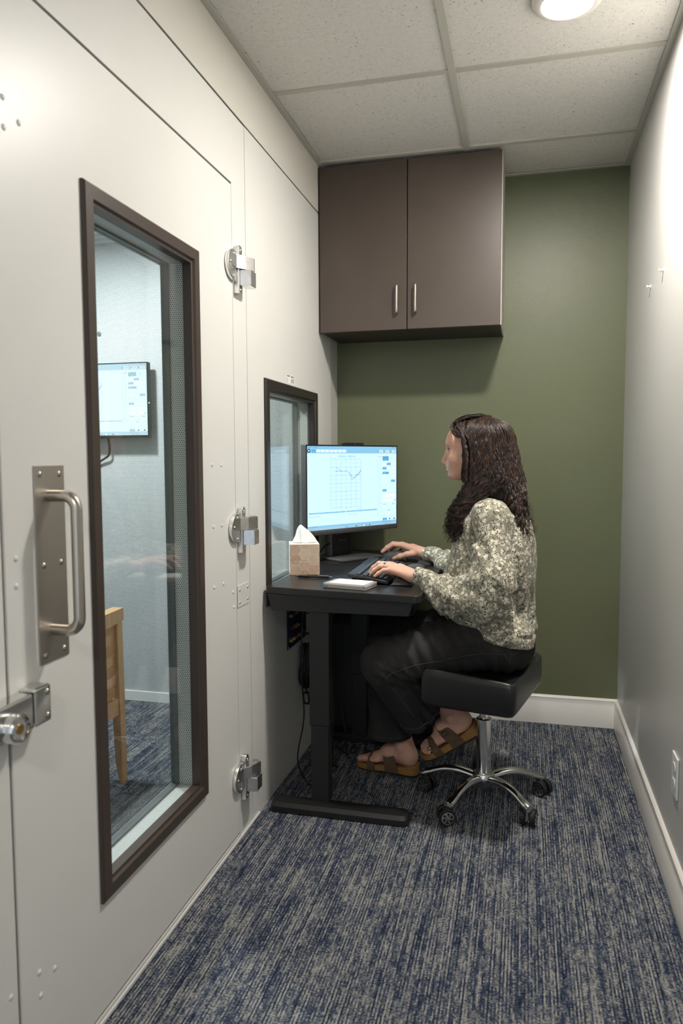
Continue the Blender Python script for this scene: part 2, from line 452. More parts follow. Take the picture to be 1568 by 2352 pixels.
# small observation window in the booth wall
def window_frame(name, op, wf, m, parent, proud=.010, inner=.012, lip=.020):
    """four mitred picture-frame members around the opening op=(y0,y1,z0,z1)"""
    y0, y1, z0, z1 = op
    def member(p, q, nrm):
        # profile (distance outwards from the opening edge, x)
        prof = [(-inner, XL - lip), (-inner, XL + proud * .25), (-inner * .3, XL + proud * .35), (-inner * .3 + .004, XL + proud), (wf - .004, XL + proud), (wf, XL + proud * .6), (wf, XL + .0002), (0.0, XL + .0002), (0.0, XL - lip)]
        V = []; F_ = []
        d = (Vector(q) - Vector(p)).normalized()
        for end, s in ((p, -1), (q, 1)):
            for (a, x) in prof:
                yy = end[0] + nrm[0] * a + d.x * s * a; zz = end[1] + nrm[1] * a + d.y * s * a
                V.append((x, yy, zz))
        n = len(prof)
        for i in range(n): F_.append((i, (i + 1) % n, n + (i + 1) % n, n + i))
        F_.append(tuple(range(n))); F_.append(tuple(range(n, 2 * n))[::-1])
        me = mesh_of(name, V, F_, m); flip_ok(me)
        return obj(name, me, parent)
    member((y0, z1), (y1, z1), (0, 1)); member((y0, z0), (y1, z0), (0, -1))
    member((y0, z0), (y0, z1), (-1, 0)); member((y1, z0), (y1, z1), (1, 0))
def window_inside(op, parent, xo, xi):
    """perforated reveal, inner grey frame and two panes"""
    y0, y1, z0, z1 = op; e = .0008; k = .006
    box('reveal_panel', (xi, xo), (y1 - k, y1 - e), (z0 + e, z1 - e), M['jamb_y'], parent, pivot=(0, 0, 0))
    box('reveal_panel', (xi, xo), (y0 + e, y0 + k), (z0 + e, z1 - e), M['jamb_y'], parent, pivot=(0, 0, 0))
    box('reveal_sill', (xi, xo), (y0 + k, y1 - k), (z0 + e, z0 + k), M['jamb_z'], parent, pivot=(0, 0, 0))
    box('reveal_head', (xi, xo), (y0 + k, y1 - k), (z1 - k, z1 - e), M['jamb_z'], parent, pivot=(0, 0, 0))
    w = .012
    for n_, (ya, yb, za, zb) in enumerate(((y0 + e, y0 + w, z0 + w, z1 - w), (y1 - w, y1 - e, z0 + w, z1 - w), (y0 + e, y1 - e, z0 + e, z0 + w), (y0 + e, y1 - e, z1 - w, z1 - e))):
        box('inner_frame', (xi - .022, xi), (ya, yb), (za, zb), M['gasket'], parent, pivot=(0, 0, 0))
    box('glass_pane', (xi - .014, xi - .010), (y0 + w, y1 - w), (z0 + w, z1 - w), M['glass'], parent, pivot=(0, 0, 0))
    box('glass_pane', (xo + .002, xo + .006), (y0 + k, y1 - k), (z0 + k, z1 - k), M['glass'], parent, pivot=(0, 0, 0))
w1 = empty('window_1', (XL, W2[0], W2[2]), 'small dark framed booth window behind the computer screen', None, None, 'structure')
window_frame('window_frame', W2, .034, M['darkframe'], w1)
window_inside(W2, w1, XL - .026, XL - .070)

# ------------------------------------------------------------------ booth door
door = empty('door_1', (XL, DY1, 0), 'cream sheet metal booth door with a tall narrow window', None, None, 'structure')
DW = (1.372, 1.846, .296, 1.750)
o = plate_with_hole('door_panel', (DY0, DY1), (DZ0, DZ1), (DW[0], DW[1]), (DW[2], DW[3]), (BI, XL), M['booth'], door)
window_frame('window_frame', DW, .032, M['brownframe'], door, .010, .010, .022)
window_inside(DW, door, XL - .024, XL - .064)
box('door_seal', (BI, XL - .006), (DY0 - .0062, DY0), (DZ0, DZ1), M['gap'], door, pivot=(0, 0, 0))
box('door_seal', (BI, XL - .006), (DY0, DY1), (DZ1, DZ1 + .0065), M['gap'], door, pivot=(0, 0, 0))
box('door_sweep', (BI, XL - .005), (DY0, DY1), (.0145, DZ0), M['gap'], door, pivot=(0, 0, 0))
for yy, zz in ((1.119, 1.837), (1.119, 1.787), (1.159, 1.811), (1.110, 1.045), (1.108, .996), (1.958, 1.202), (2.023, 1.201), (1.960, 1.023), (2.019, 1.022),
               (1.958, .846), (2.025, .845), (2.098, .807), (2.104, .759), (1.133, .258), (1.178, .234), (1.135, .211)):
    obj('rivet', riv_me, door, (XL, yy, zz))
# pull handle on its plate
pl = box('pull_plate', (XL + .0002, XL + .0025), (1.164, 1.254), (.836, 1.209), M['steel'], door, .0006, 1)
px = XL + .060
arc = []
for k in range(9):
    a = pi / 2 * k / 8; arc.append((px - .026 + .026 * sin(a), 1.206, 1.152 - .026 + .026 * cos(a)))
arc2 = [(x, y, 2 * 1.024 - z) for (x, y, z) in arc[::-1]]
pts = [(XL + .0025, 1.206, 1.152)] + arc + arc2 + [(XL + .0025, 1.206, 2 * 1.024 - 1.152)]
o = tube('grip', pts, .0110, M['satin'], pl, 16, raw=True)
big = lathe_data([(.0062, 0), (.0060, .0012), (.0035, .0028), (.0008, .0032)], (0, 0, 0), (1, 0, 0), 12)
big_me = mesh_of('screw', big[0], big[1], M['satin'], True)
for yy, zz in ((1.180, 1.193), (1.238, 1.193), (1.180, .852), (1.238, .852), (1.184, 1.022), (1.236, 1.022)):
    obj('screw', big_me, pl, (XL + .0025, yy, zz))
# three offset hinges
def hinge(z0, first):
    lf_poly = [(2.134, z0 + .046)] + [(2.120 - .052 * sin(a), z0 + .046 * cos(a)) for a in [pi * k / 16 for k in range(1, 16)]] + [(2.134, z0 - .046)]
    leaf = prism('hinge', lf_poly, 'x', XL + .0003, XL + .013, M['cast'], door, .003, 2)
    def yx(poly, za, zb, nm):
        bm = bmesh.new()
        a = [bm.verts.new((x, y, za)) for y, x in poly]; b = [bm.verts.new((x, y, zb)) for y, x in poly]; n = len(poly)
        bm.faces.new(a); bm.faces.new(b[::-1])
        for i in range(n): bm.faces.new((a[i], b[i], b[(i + 1) % n], a[(i + 1) % n]))
        bmesh.ops.recalc_face_normals(bm, faces=bm.faces)
        bmesh.ops.bevel(bm, geom=bm.edges[:], offset=.0018, segments=2, affect='EDGES')
        me = bm_mesh(nm, bm, M['cast']); auto_smooth(me, 50)
        return weighted(obj(nm, me, leaf))
    rnd = [(2.186 + .017 * cos(a), XL + .034 + .017 * sin(a)) for a in [pi / 2 - pi * k / 10 for k in range(11)]]
    yx([(2.088, XL + .0125), (2.122, XL + .018), (2.146, XL + .036)] + rnd + [(2.150, XL + .017), (2.132, XL + .0125)], z0 - .008, z0 + .032, 'hinge_arm')
    rnd2 = [(2.192 + .018 * cos(a), XL + .034 + .018 * sin(a)) for a in [pi / 2 - pi * k / 10 for k in range(11)]]
    yx([(2.145, XL + .020), (2.152, XL + .052)] + rnd2 + [(2.156, XL + .014)], z0 - .056, z0 - .0095, 'hinge_barrel')
    sp = [(2.137, z0 - .080), (2.160, z0 - .080), (2.166, z0 - .070), (2.166, z0 + .056), (2.158, z0 + .064), (2.145, z0 + .064), (2.137, z0 + .054)]
    prism('jamb_leaf', sp, 'x', XL + .0003, XL + .019, M['cast'], leaf, .0025, 2)
    for yy, zz, xx in ((2.088, z0 + .004, .013), (2.112, z0 + .032, .013), (2.112, z0 - .034, .013), (2.151, z0 - .069, .019), (2.151, z0 + .050, .019)):
        obj('screw', scr_me, leaf, (XL + xx, yy, zz))
    lathe('hinge_pin', [(.010, 0), (.010, .0012)], (XL + .034, 2.186, z0 + .032), M['satin'], leaf, (0, 0, 1), 16)
for k, z0 in enumerate((1.805, 1.005, .205)): hinge(z0, k == 0)
# rim lock bridging the door's closing edge
lk = empty('rim_lock', (XL, 1.09, .74), 'chrome rim lock with brass keyhole at the booth door edge', 'lock')
b1 = box('lock_case', (XL + .0005, XL + .036), (.955, 1.098), (.744, .808), M['chrome'], lk, .005, 3)
box('keeper', (XL + .0005, XL + .034), (1.104, 1.150), (.742, .812), M['chrome'], lk, .005, 3)
lathe('lock_cylinder', [(.025, 0), (.025, .022), (.022, .026), (.0185, .0265), (.0175, .023), (.0004, .023)], (XL + .036, 1.030, .770), M['chrome'], lk, (1, 0, 0), 28)
lathe('keyway', [(.0085, 0), (.0085, .0015), (.002, .0015)], (XL + .0592, 1.030, .770), M['brass'], lk, (1, 0, 0), 16)
for zz in (.755, .799): obj('screw', big_me, lk, (XL + .034, 1.138, zz))

# ------------------------------------------------------------------ downlights
def downlight(x, y, label, strength):
    o = empty('downlight', (x, y, H), label, 'ceiling light', 'round ceiling downlights')
    lathe('trim_ring', [(.094, .0035), (.094, -.004), (.088, -.012), (.078, -.017), (.070, -.017), (.069, -.010), (.060, -.0095), (.060, .0035)], (x, y, H), M['trim'], o, (0, 0, 1), 48)
    lathe('lens', [(.0685, -.0112), (.0685, -.0165), (.060, -.0185), (.03, -.0198), (.001, -.020)], (x, y, H), emit('downlight_lens', (1.0, .93, .82), strength), o, (0, 0, 1), 40)
downlight(.094, 2.172, 'round white downlight glowing in the ceiling over the stool', 9.0)
downlight(0.0, -1.15, 'round white downlight in the ceiling behind the viewer', 9.0)
bl = empty('booth_lamp', (-1.90, 2.45, BZ), 'round lamp on the booth ceiling', 'ceiling light')
lathe('trim_ring', [(.115, 0), (.115, -.012), (.10, -.02), (.09, -.02), (.09, 0)], (-1.90, 2.45, BZ), M['white'], bl, (0, 0, 1), 32)
lathe('lens', [(.09, -.002), (.09, -.018), (.05, -.022), (.001, -.024)], (-1.90, 2.45, BZ), emit('booth_lamp_lens', (.9, .96, 1.0), 8.0), bl, (0, 0, 1), 32)

# ------------------------------------------------------------------ wall cabinet
cb = empty('wall_cabinet', (-.485, 3.26, 1.76), 'brown two-door cabinet hung high on the green wall', 'cabinet')
CX0, CX1, CXM, CZ0, CZ1 = -.864, -.106, -.4875, 1.762, 2.452
box('body', (CX0 + .002, CX1 - .001), (3.112, D - .001), (CZ0, CZ1), M['cabdark'], cb, .001, 1, pivot=(0, 0, 0))
box('side_panel', (CX1 - .001, CX1 + .004), (3.112, D - .001), (CZ0, CZ1), M['cabside'], cb, pivot=(0, 0, 0))
def cab_door(x0, x1, hx):
    d = box('door', (x0, x1), (3.090, 3.1105), (CZ0 - .004, CZ1 - .003), M['cab'], cb, .0012, 1, pivot=(0, 0, 0))
    z0, z1, yf = 1.825, 1.935, 3.090
    pts = [(hx, yf + .001, z0), (hx, yf - .018, z0), (hx, yf - .026, z0 + .009), (hx, yf - .026, z1 - .009), (hx, yf - .018, z1), (hx, yf + .001, z1)]
    tube('handle', catmull(pts, 5), .0048, M['satin'], d, 10, raw=True)
cab_door(CX0, CXM - .0018, CXM - .040)
cab_door(CXM + .0018, CX1, CXM + .038)
box('filler_strip', (XL + .0005, CX0 - .0005), (3.10, 3.12), (CZ0, CZ1), M['cabdark'], cb, pivot=(0, 0, 0))

# ------------------------------------------------------------------ things on the right wall
out = empty('power_outlet', (XR, 2.126, .292), 'white duplex power outlet low on the right wall', 'outlet')
box('cover_plate', (XR - .006, XR - .0003), (2.090, 2.162), (.286, .402), M['white'], out, .003, 3)
for zz in (.322, .366):
    s = prism('socket', [(2.126 + .0165 * cos(a), zz + min(.0135, max(-.0135, .0165 * sin(a)))) for a in [2 * pi * k / 24 for k in range(24)]], 'x', XR - .0085, XR - .006, M['white'], out, .0008, 1)
    for yy in (2.1195, 2.1325): box('slot', (XR - .0088, XR - .0080), (yy - .0010, yy + .0010), (zz + .001, zz + .009), M['gap'], s)
    lathe('slot', [(.0024, 0), (.0024, .0006)], (XR - .0088, 2.126, zz - .006), M['gap'], s, (1, 0, 0), 10)
lathe('screw', [(.003, 0), (.003, -.001), (.001, -.0018)], (XR - .006, 2.126, .344), M['white'], out, (1, 0, 0), 10)
def pushpin(y, z, label):
    lathe('push_pin', [(.0062, 0), (.0062, -.0025), (.0035, -.0035), (.0030, -.0095), (.0052, -.0115), (.0055, -.014), (.001, -.0145)], (XR - .0002, y, z), M['white'], None, (1, 0, 0), 14)
    tag(bpy.context.scene.objects[list(WORLD)[-1]], label, 'push pin', 'push pins on the right wall')
pushpin(2.552, 1.811, 'white push pin on the right wall, the one nearer the viewer')
pushpin(2.793, 1.813, 'white push pin on the right wall, the one nearer the green wall')

# ------------------------------------------------------------------ sit-stand desk
dk = empty('standing_desk', (-.6, 2.8, 0), 'black sit-stand desk against the booth wall', 'desk')
DT = .780
poly = [(-.861, 2.366)]
def corner(cx, cy, r, a0, a1, n=6): return [(cx + r * cos(radians(a0 + (a1 - a0) * k / n)), cy + r * sin(radians(a0 + (a1 - a0) * k / n))) for k in range(n + 1)]
poly = corner(-.847, 2.374, .016, 180, 265, 5) + corner(-.338, 2.314, .020, 265, 360, 6) + corner(-.338, 3.395, .020, 0, 90, 5) + corner(-.850, 3.402, .012, 90, 180, 5)
prism('desk_top', poly, 'z', DT - .024, DT, M['desktop'], dk, .0025, 2)
# angled end panels and side rails of the frame
prism('end_rail', [(-.852, .7555), (-.838, .700), (-.362, .700), (-.345, .7555)], 'y', 2.352, 2.366, M['blackmetal'], dk, .002, 1)
prism('end_rail', [(-.852, .7555), (-.838, .700), (-.362, .700), (-.345, .7555)], 'y', 3.330, 3.344, M['blackmetal'], dk, .002, 1)
prism('side_rail', [(2.366, .7555), (2.366, .702), (3.33, .702), (3.33, .7555)], 'x', -.372, -.350, M['blackmetal'], dk, .002, 1)
prism('side_rail', [(2.366, .7555), (2.366, .702), (3.33, .702), (3.33, .7555)], 'x', -.840, -.826, M['blackmetal'], dk, .002, 1)
for ya in (2.350, 2.985):
    box('leg_upper', (-.709, -.638), (ya + (.0165 if ya < 2.5 else 0), ya + .070), (.30, .7555), M['blackmetal'], dk, .003, 2)
    box('leg_lower', (-.705, -.642), (ya + (.0185 if ya < 2.5 else .003), ya + .067), (.028, .2995), M['blackmetal'], dk, .003, 2)
    c = 2.352 if ya < 2.5 else 3.02
    fp = corner(-.825, c - .020, .015, 180, 270, 4) + corner(-.385, c - .008, .028, 270, 350, 6) + corner(-.385, c + .018, .024, 10, 90, 6) + corner(-.825, c + .027, .015, 90, 180, 4)
    bm = bmesh.new()
    a = [bm.verts.new((x, y, .004)) for x, y in fp]
    b = [bm.verts.new((x, y, .022)) for x, y in fp]
    cc = Vector((-.60, c + .003))
    e = [bm.verts.new((-.60 + (x + .60) * .985, cc.y + (y - cc.y) * .72, .034)) for x, y in fp]
    n = len(fp); bm.faces.new(a); bm.faces.new(e[::-1])
    for r0, r1 in ((a, b), (b, e)):
        for i in range(n): bm.faces.new((r0[i], r1[i], r1[(i + 1) % n], r0[(i + 1) % n]))
    bmesh.ops.recalc_face_normals(bm, faces=bm.faces)
    me = bm_mesh('foot', bm, M['blackmetal']); auto_smooth(me, 30)
    obj('foot', me, dk)
    for xx in (-.80, -.39): lathe('glide', [(.012, 0), (.012, .0045)], (xx, c, 0.0), M['rubber'], dk, (0, 0, 1), 12)
lathe('screw', [(.003, 0), (.003, .001), (.001, .0015)], (-.8435, 2.3575, .752), M['satin'], dk, (-.1, -1, 0), 10)

# black cabinet standing under the back of the desk
fc = empty('under_desk_cabinet', (-.55, 3.26, 0), 'black low cabinet on the floor under the back of the desk', 'cabinet')
box('body', (-.850, -.300), (3.100, 3.412), (.004, .500), M['blackmetal'], fc, .004, 1)
box('door', (-.846, -.577), (3.088, 3.0995), (.02, .492), M['blackplastic'], fc, .002, 1)
box('door', (-.573, -.304), (3.088, 3.0995), (.02, .492), M['blackplastic'], fc, .002, 1)

# ------------------------------------------------------------------ patch panel and cables under the desk
jp = empty('jack_panel', (XL, 2.72, .49), 'navy connector panel on the booth wall under the desk', 'connector panel')
box('face_plate', (XL + .0004, XL + .004), (2.618, 2.862), (.488, .648), M['navy'], jp, .001, 1)
cols = [(.35, .31, .25), (.30, .03, .02), (.40, .24, .03), (.35, .31, .25), (.28, .03, .02), (.32, .30, .29)]
for r, zz in enumerate((.615, .563, .518)):
    for k in range(6 if r != 1 else 3):
        yy = 2.648 + .034 * k + (.02 if r == 1 else 0)
        m = mat('jack_ring', cols[(k + r) % 6], .35, .3)
        j = lathe('jack', [(.0065, 0), (.0065, .007), (.0045, .009), (.0045, .012), (.0035, .012), (.0035, .008), (.0005, .008)], (XL + .004, yy, zz), m, jp, (1, 0, 0), 12)
for yy in (2.626, 2.854):
    for zz in (.496, .640): obj('screw', scr_me, jp, (XL + .004, yy, zz))
plugme = lathe_data([(.004, 0), (.005, .004), (.005, .024), (.0025, .034)], (0, 0, 0), (1, 0, 0), 10)
plug_me = mesh_of('plug', plugme[0], plugme[1], M['blackplastic'], True)
def cable(name, pts, r, label, m=None, group=None, n=8, plug=None):
    o = tube(name, pts, r, m or M['wire'], None, 6, n)
    tag(o, label, 'cable', group)
    if plug: obj('plug', plug_me, o, plug)
    return o
rr = random.Random(3)
for k, lab in enumerate(('thin black cable plugged into the top row of the jack panel', 'thin black cable plugged into the bottom row of the jack panel', 'thin black cable plugged into the far end of the jack panel')):
    yy = 2.716 + .060 * k; zz = (.615, .518, .615)[k]
    x0 = XL + .0165
    e = [(x0 + .033, yy, zz), (x0 + .055 + .006 * k, yy + .01, zz - .01), (x0 + .060 + .006 * k, yy + .02, zz - .06), (XL + .058 + .01 * k, 2.80 + .02 * k, .40 - .01 * k), (XL + .060 + .01 * k, 2.83 + .02 * k, .30 - .012 * k), (XL + .062 + .01 * k, 2.845 + .02 * k, .24 - .02 * k)]
    cable('patch_cable', e, .0026, lab, plug=(x0, yy, zz))
# tied coil of spare cable
V, Fs = [], []
for k in range(13):
    p = []
    for q in range(33):
        a = 2 * pi * q / 32
        p.append((XL + .010 + .0028 * k + .003 * sin(3 * a + k), 2.775 + .009 * (k % 4) + (.030 + .005 * ((k * 5) % 4)) * cos(a) * (1 - .35 * sin(a)), .385 + (.080 + .004 * ((k * 3) % 4)) * sin(a)))
    tube_data(p, .0027, 6, True, V, Fs)
o = obj('cable_coil', mesh_of('cable_coil', V, Fs, M['wire'], True)); tag(o, 'black cable coiled and tied in a hanging bundle on the booth wall', 'cable')
prism('tie', corner(2.79, .435, .016, 0, 330, 11), 'x', XL + .012, XL + .050, M['rubber'], o)
cable('knotted_cable', [(XL + .01, 2.80, .30), (XL + .03, 2.80, .26), (XL + .04, 2.77, .235), (XL + .03, 2.74, .25), (XL + .02, 2.77, .275), (XL + .03, 2.82, .26), (XL + .035, 2.88, .25), (XL + .03, 2.90, .30)], .004, 'short knotted black cord below the coiled cable')
for k, lab in enumerate(('thin cable hanging close behind the near desk leg', 'pale thicker cable hanging behind the desk leg', 'thin looping cable hanging midway between the two desk legs', 'thin cable hanging just beside the far desk leg')):
    x = -.80 + .030 * k; y = 2.56 + .09 * k
    pts = [(x, y + .05, .70), (x + rr.uniform(-.01, .01), y + .04, .58), (x + rr.uniform(-.015, .015), y + rr.uniform(-.01, .03), .42), (x + rr.uniform(-.015, .02), y + rr.uniform(0, .03), .25), (x + rr.uniform(-.01, .02), y + rr.uniform(-.02, .02), .10), (x + .02, y, .006), (x + .04, y - .02, .006)]
    cable('desk_cable', pts, .0030 if k != 1 else .0045, lab, M['wirewhite'] if k == 1 else None, 'cables hanging under the desk')
cable('floor_cable', [(-.76, 2.93, .005), (-.70, 2.86, .005), (-.66, 2.90, .005), (-.69, 2.95, .008), (-.64, 2.96, .011), (-.62, 2.89, .005), (-.58, 2.93, .005), (-.54, 2.97, .005)], .0035, 'black cable looped on the carpet under the desk')

# ------------------------------------------------------------------ computer
def basis(c, ux, uz, un): return Matrix(((ux.x, uz.x, un.x, c.x), (ux.y, uz.y, un.y, c.y), (ux.z, uz.z, un.z, c.z), (0, 0, 0, 1)))
def local_box(name, mtx, x, y, z, m, parent, bev=0.0, seg=2, me=None):
    bm = bmesh.new(); bm_box(bm, x[0], x[1], y[0], y[1], z[0], z[1], bev, seg); bm.transform(mtx)
    if mtx.determinant() < 0: bmesh.ops.reverse_faces(bm, faces=bm.faces)
    mm = bm_mesh(name, bm, m)
    if bev: auto_smooth(mm, 50)
    return obj(name, mm, parent)
class Sheet:
    """flat print on a screen: quads and lettering in screen coordinates 0..1 (u right, v down)"""
    def __init__(s, w, h): s.w, s.h, s.V, s.F, s.I, s.M = w, h, [], [], [], []
    def mi(s, m):
        if m not in s.M: s.M.append(m)
        return s.M.index(m)
    def q(s, u0, v0, u1, v1, m, z=.0):
        b = len(s.V); s.V += [(u * s.w, -v * s.h, z) for u, v in ((u0, v0), (u0, v1), (u1, v1), (u1, v0))]
        s.F.append((b, b + 1, b + 2, b + 3)); s.I.append(s.mi(m))
    def line(s, a, b_, wd, m, z=.0):
        p = Vector((a[0] * s.w, -a[1] * s.h)); q = Vector((b_[0] * s.w, -b_[1] * s.h)); d = (q - p).normalized(); n = Vector((-d.y, d.x)) * wd / 2
        b = len(s.V); s.V += [(*(p + n), z), (*(p - n), z), (*(q - n), z), (*(q + n), z)]; s.F.append((b, b + 1, b + 2, b + 3)); s.I.append(s.mi(m))
    def dot(s, u, v, r, m, z=.0, n=10):
        b = len(s.V); s.V += [(u * s.w + r * cos(2 * pi * k / n), -v * s.h + r * sin(2 * pi * k / n), z) for k in range(n)]
        s.F.append(tuple(range(b, b + n))); s.I.append(s.mi(m))
    def text(s, u, v, t_, hgt, m, z=.0, center=False):
        V, F_ = text_data(t_, hgt * 1.4); b = len(s.V)
        off = -max(p.x for p in V) / 2 if center else 0
        s.V += [(p.x + u * s.w + off, p.y - v * s.h, z) for p in V]
        for f in F_: s.F.append(tuple(b + i for i in f)); s.I.append(s.mi(m))
    def build(s, name, mtx, parent):
        me = mesh_of(name, [mtx @ Vector(v) for v in s.V], s.F, s.M, False, s.I)
        return obj(name, me, parent)
def app_screen(name, mtx, w, h, parent, K, g):
    """audiometer program: title bar, tabs, hearing chart, button column, task bar"""
    def E(n, c): return emit(n, c, K)
    base = E('screen_base', g((.62, .84, .98))); bar = E('screen_bar', g((.24, .50, .68))); btn = E('screen_button', g((.10, .34, .52))); wht = E('screen_white', g((.80, .96, 1.0)))
    ink = E('screen_ink', g((.03, .09, .16))); lin = E('screen_line', g((.10, .20, .27))); pale = E('screen_grid', g((.34, .52, .62))); red = E('screen_red', g((.7, .1, .25))); orange = E('screen_orange', g((.85, .35, .1)))
    green = E('screen_green', g((.1, .55, .45))); dark = E('screen_dark', g((.01, .03, .06)))
    s0 = Sheet(w, h); s0.q(0, 0, 1, 1, base); s0.build(name, mtx, parent)
    S = Sheet(w, h); a, b, c = .0003, .0005, .0007
    S.q(0, 0, 1, .027, bar, a); S.text(.012, .022, 'Med', .0048, ink, b); S.text(.038, .022, 'Rx', .0048, red, b); S.text(.065, .022, 'HiT Case', .0042, ink, b)
    S.q(0, .027, 1, .085, bar, a); S.dot(.018, .055, .0085, dark, b); S.q(.012, .045, .024, .064, wht, c)
    for k in range(8):
        u = .048 + .046 * k; S.q(u, .040, u + .040, .074, btn if k == 0 else wht, b); S.text(u + .020, .063, ['Tone', 'Sp', 'HA', 'LIT', 'Speech', 'Pat', 'Rep', 'Set'][k], .0036, lin if k else wht, c, True)
    for k in range(9):
        u = .765 + .0255 * k; S.q(u, .042, u + .018, .074, wht if k % 3 else pale, b); S.q(u + .005, .05, u + .012, .064, lin if k % 2 else ink, c)
    for k in range(3): S.q(.945 + .018 * k, .008, .953 + .018 * k, .014, ink, b)
    S.text(.42, .132, '40 dB HL - 8000 Hz', .0085, btn, b, True)
    # chart
    gx0, gx1, gy0, gy1 = .245, .575, .155, .745
    for k in range(13):
        v = gy0 + (gy1 - gy0) * k / 12; S.line((gx0, v), (gx1, v), .0007, lin if k % 2 == 0 else pale, a); S.text(gx0 - .012, v + .004, str(10 * k - 10), .0028, lin, b, True)
    for k in range(24): v = gy0 + (gy1 - gy0) * (k + .5) / 24; S.line((gx0, v), (gx1, v), .0002, pale, a)
    for k in range(7):
        u = gx0 + (gx1 - gx0) * k / 6; S.line((u, gy0), (u, gy1), .0007, lin, a); S.text(u, gy1 + .018, ['125', '250', '500', '1000', '2000', '4000', '8000'][k], .0028, lin, b, True)
    for k in (2, 3, 4, 5): u = gx0 + (gx1 - gx0) * (k + .55) / 6; S.line((u, gy0), (u, gy1), .0003, pale, a)
    A = [(.300, .300), (.356, .300), (.413, .300), (.447, .322), (.470, .365), (.502, .387), (.525, .365), (.555, .322), (.575, .302)]
    B = [(.300, .255), (.356, .300), (.413, .300), (.447, .322), (.470, .408), (.502, .387), (.525, .345), (.555, .345), (.575, .280)]
    for P_, m in ((A, lin), (B, pale)):
        for p, q in zip(P_[:-1], P_[1:]): S.line(p, q, .0011, ink, b)
    for p in A: S.dot(*p, .0018, ink, c, 6)
    for p in B: S.dot(*p, .0014, red, c, 5)
    S.dot(.576, .390, .004, lin, b, 12); S.dot(.576, .390, .0033, base, c, 12)
    S.text(gx0 - .01, gy0 - .012, 'dB HL', .003, lin, b); S.text(gx1 - .035, gy1 + .034, 'Frequency (Hz)', .0028, lin, b)
    for u in (.775, .803):
        S.line((u, .15), (u, .86), .0006, lin, a)
    S.dot(.778, .555, .003, wht, c, 8); S.dot(.806, .745, .003, wht, c, 8); S.text(.772, .133, 'Talk  Monitor', .0038, ink, b)
    # button column
    S.q(.830, .120, .905, .178, btn, b); S.text(.866, .172, 'Freq', .003, wht, c, True); S.text(.940, .160, '?', .010, lin, b, True)
    R = [(.205, ['F', 'Tone', 'NB'], 1), (.260, ['AC', 'BC', 'SF'], 0), (.320, ['Right', '', 'Both'], 0), (.365, ['On', '', 'Off'], -1), (.425, ['Pulse', '', 'Steady'], 2), (.545, ['Contin', 'Pulse', 'FM'], 0)]
    for v, names, on in R:
        for k, nm in enumerate(names):
            if not nm: continue
            u = .830 + .052 * k
            if k == on: S.q(u, v, u + (.075 if '' in names and k == 0 else .048), v + .030, btn, b)
            else: S.q(u, v, u + .046, v + .030, wht, a)
            S.text(u + .023, v + .021, nm, .0036, wht if k == on else lin, c, True)
    for v, nm in ((.605, 'Talk'), (.665, 'Store')): S.q(.830, v, .985, v + .045, wht, a); S.text(.905, v + .03, nm, .0042, lin, b, True)
    S.dot(.978, .690, .005, pale, b); 
    for u0, v0, nm in ((.835, .745, '40 dB'), (.945, .745, '40 dB'), (.890, .825, '8000')):
        S.text(u0 + .018, v0, nm, .0048, ink, b, True); S.q(u0, v0 + .015, u0 + .036, v0 + .040, wht, a)
    for k in range(4): S.text(.845 + .042 * k, .895, ['Mic', 'A', 'B', 'Ext'][k], .0036, ink, b, True)
    S.q(.832, .915, .882, .945, btn, b); S.text(.857, .938, 'Edit', .0036, wht, c, True); S.dot(.915, .930, .004, ink, b); S.dot(.972, .930, .004, ink, b)
    # lower tables
    S.q(.012, .790, .405, .806, bar, a); S.q(.412, .790, .765, .806, bar, a)
    for u in (.02, .19, .29, .36, .42, .57, .66, .73): S.text(u, .803, 'PTA', .0030, ink, b)
    S.text(.03, .842, 'Speech test not recorded yet', .0032, lin, b); S.q(.012, .835, .024, .840, red, b); S.text(.43, .838, 'Speech test not recorded yet', .0032, lin, b)
    S.q(0, .948, 1, .972, bar, a); S.text(.015, .964, 'Case notes for the file', .0034, ink, b); S.text(.83, .964, 'Program ready and saved', .0034, ink, b)
    S.q(0, .972, 1, 1, pale, a); S.dot(.022, .986, .0038, orange, b); S.text(.035, .990, 'Sunny', .0028, ink, b)
    S.q(.405, .977, .418, .995, btn, b); S.text(.428, .992, 'Search', .0034, ink, b)
    for k in range(8): S.q(.515 + .022 * k, .978, .527 + .022 * k, .994, [ink, green, orange, btn, wht, btn, green, ink][k], b)
    S.text(.915, .985, '2:14', .003, ink, b); S.text(.915, .996, '5/14', .003, ink, b)
    for k in range(4): S.dot(.86 + .012 * k, .987, .0016, ink, b, 6)
    S.build('screen_content', mtx, parent)

mon = empty('computer', (-.705, 3.09, DT), 'all-in-one computer showing a light blue hearing chart on the desk', 'computer')
pl_, pr_ = Vector((-.858, 2.842, 0)), Vector((-.562, 3.285, 0))
ux = (pr_ - pl_).normalized(); uz = Vector((0, 0, 1)); un = ux.cross(uz).normalized()   # outward normal
MW = (pr_ - pl_).length; mz0, mz1 = .902, 1.275
mt = basis(Vector((pl_.x, pl_.y, mz1)), ux, uz, un)       # local: x along width, y up, z out of screen
local_box('housing', mt, (0, MW), (-(mz1 - mz0), 0), (-.034, -.0004), M['greyplastic'], mon, .003, 2)
bz = .005
for n_, (xa, xb, ya, yb) in enumerate(((0, bz, -.352, 0), (MW - bz, MW, -.352, 0), (bz, MW - bz, -.006, 0))):
    local_box('bezel', mt, (xa, xb), (ya, yb), (-.0004, .0012), M['blackplastic'], mon)
local_box('chin', mt, (0, MW), (-(mz1 - mz0), -.352), (-.0004, .003), M['greyplastic'], mon, .001, 1)
sm = mt @ Matrix.Translation((bz, -.006, .0004))
app_screen('screen', sm, MW - 2 * bz, .346, mon, 1.10, lambda c: (c[0] * .86, c[1] * .93, c[2] * 1.0))
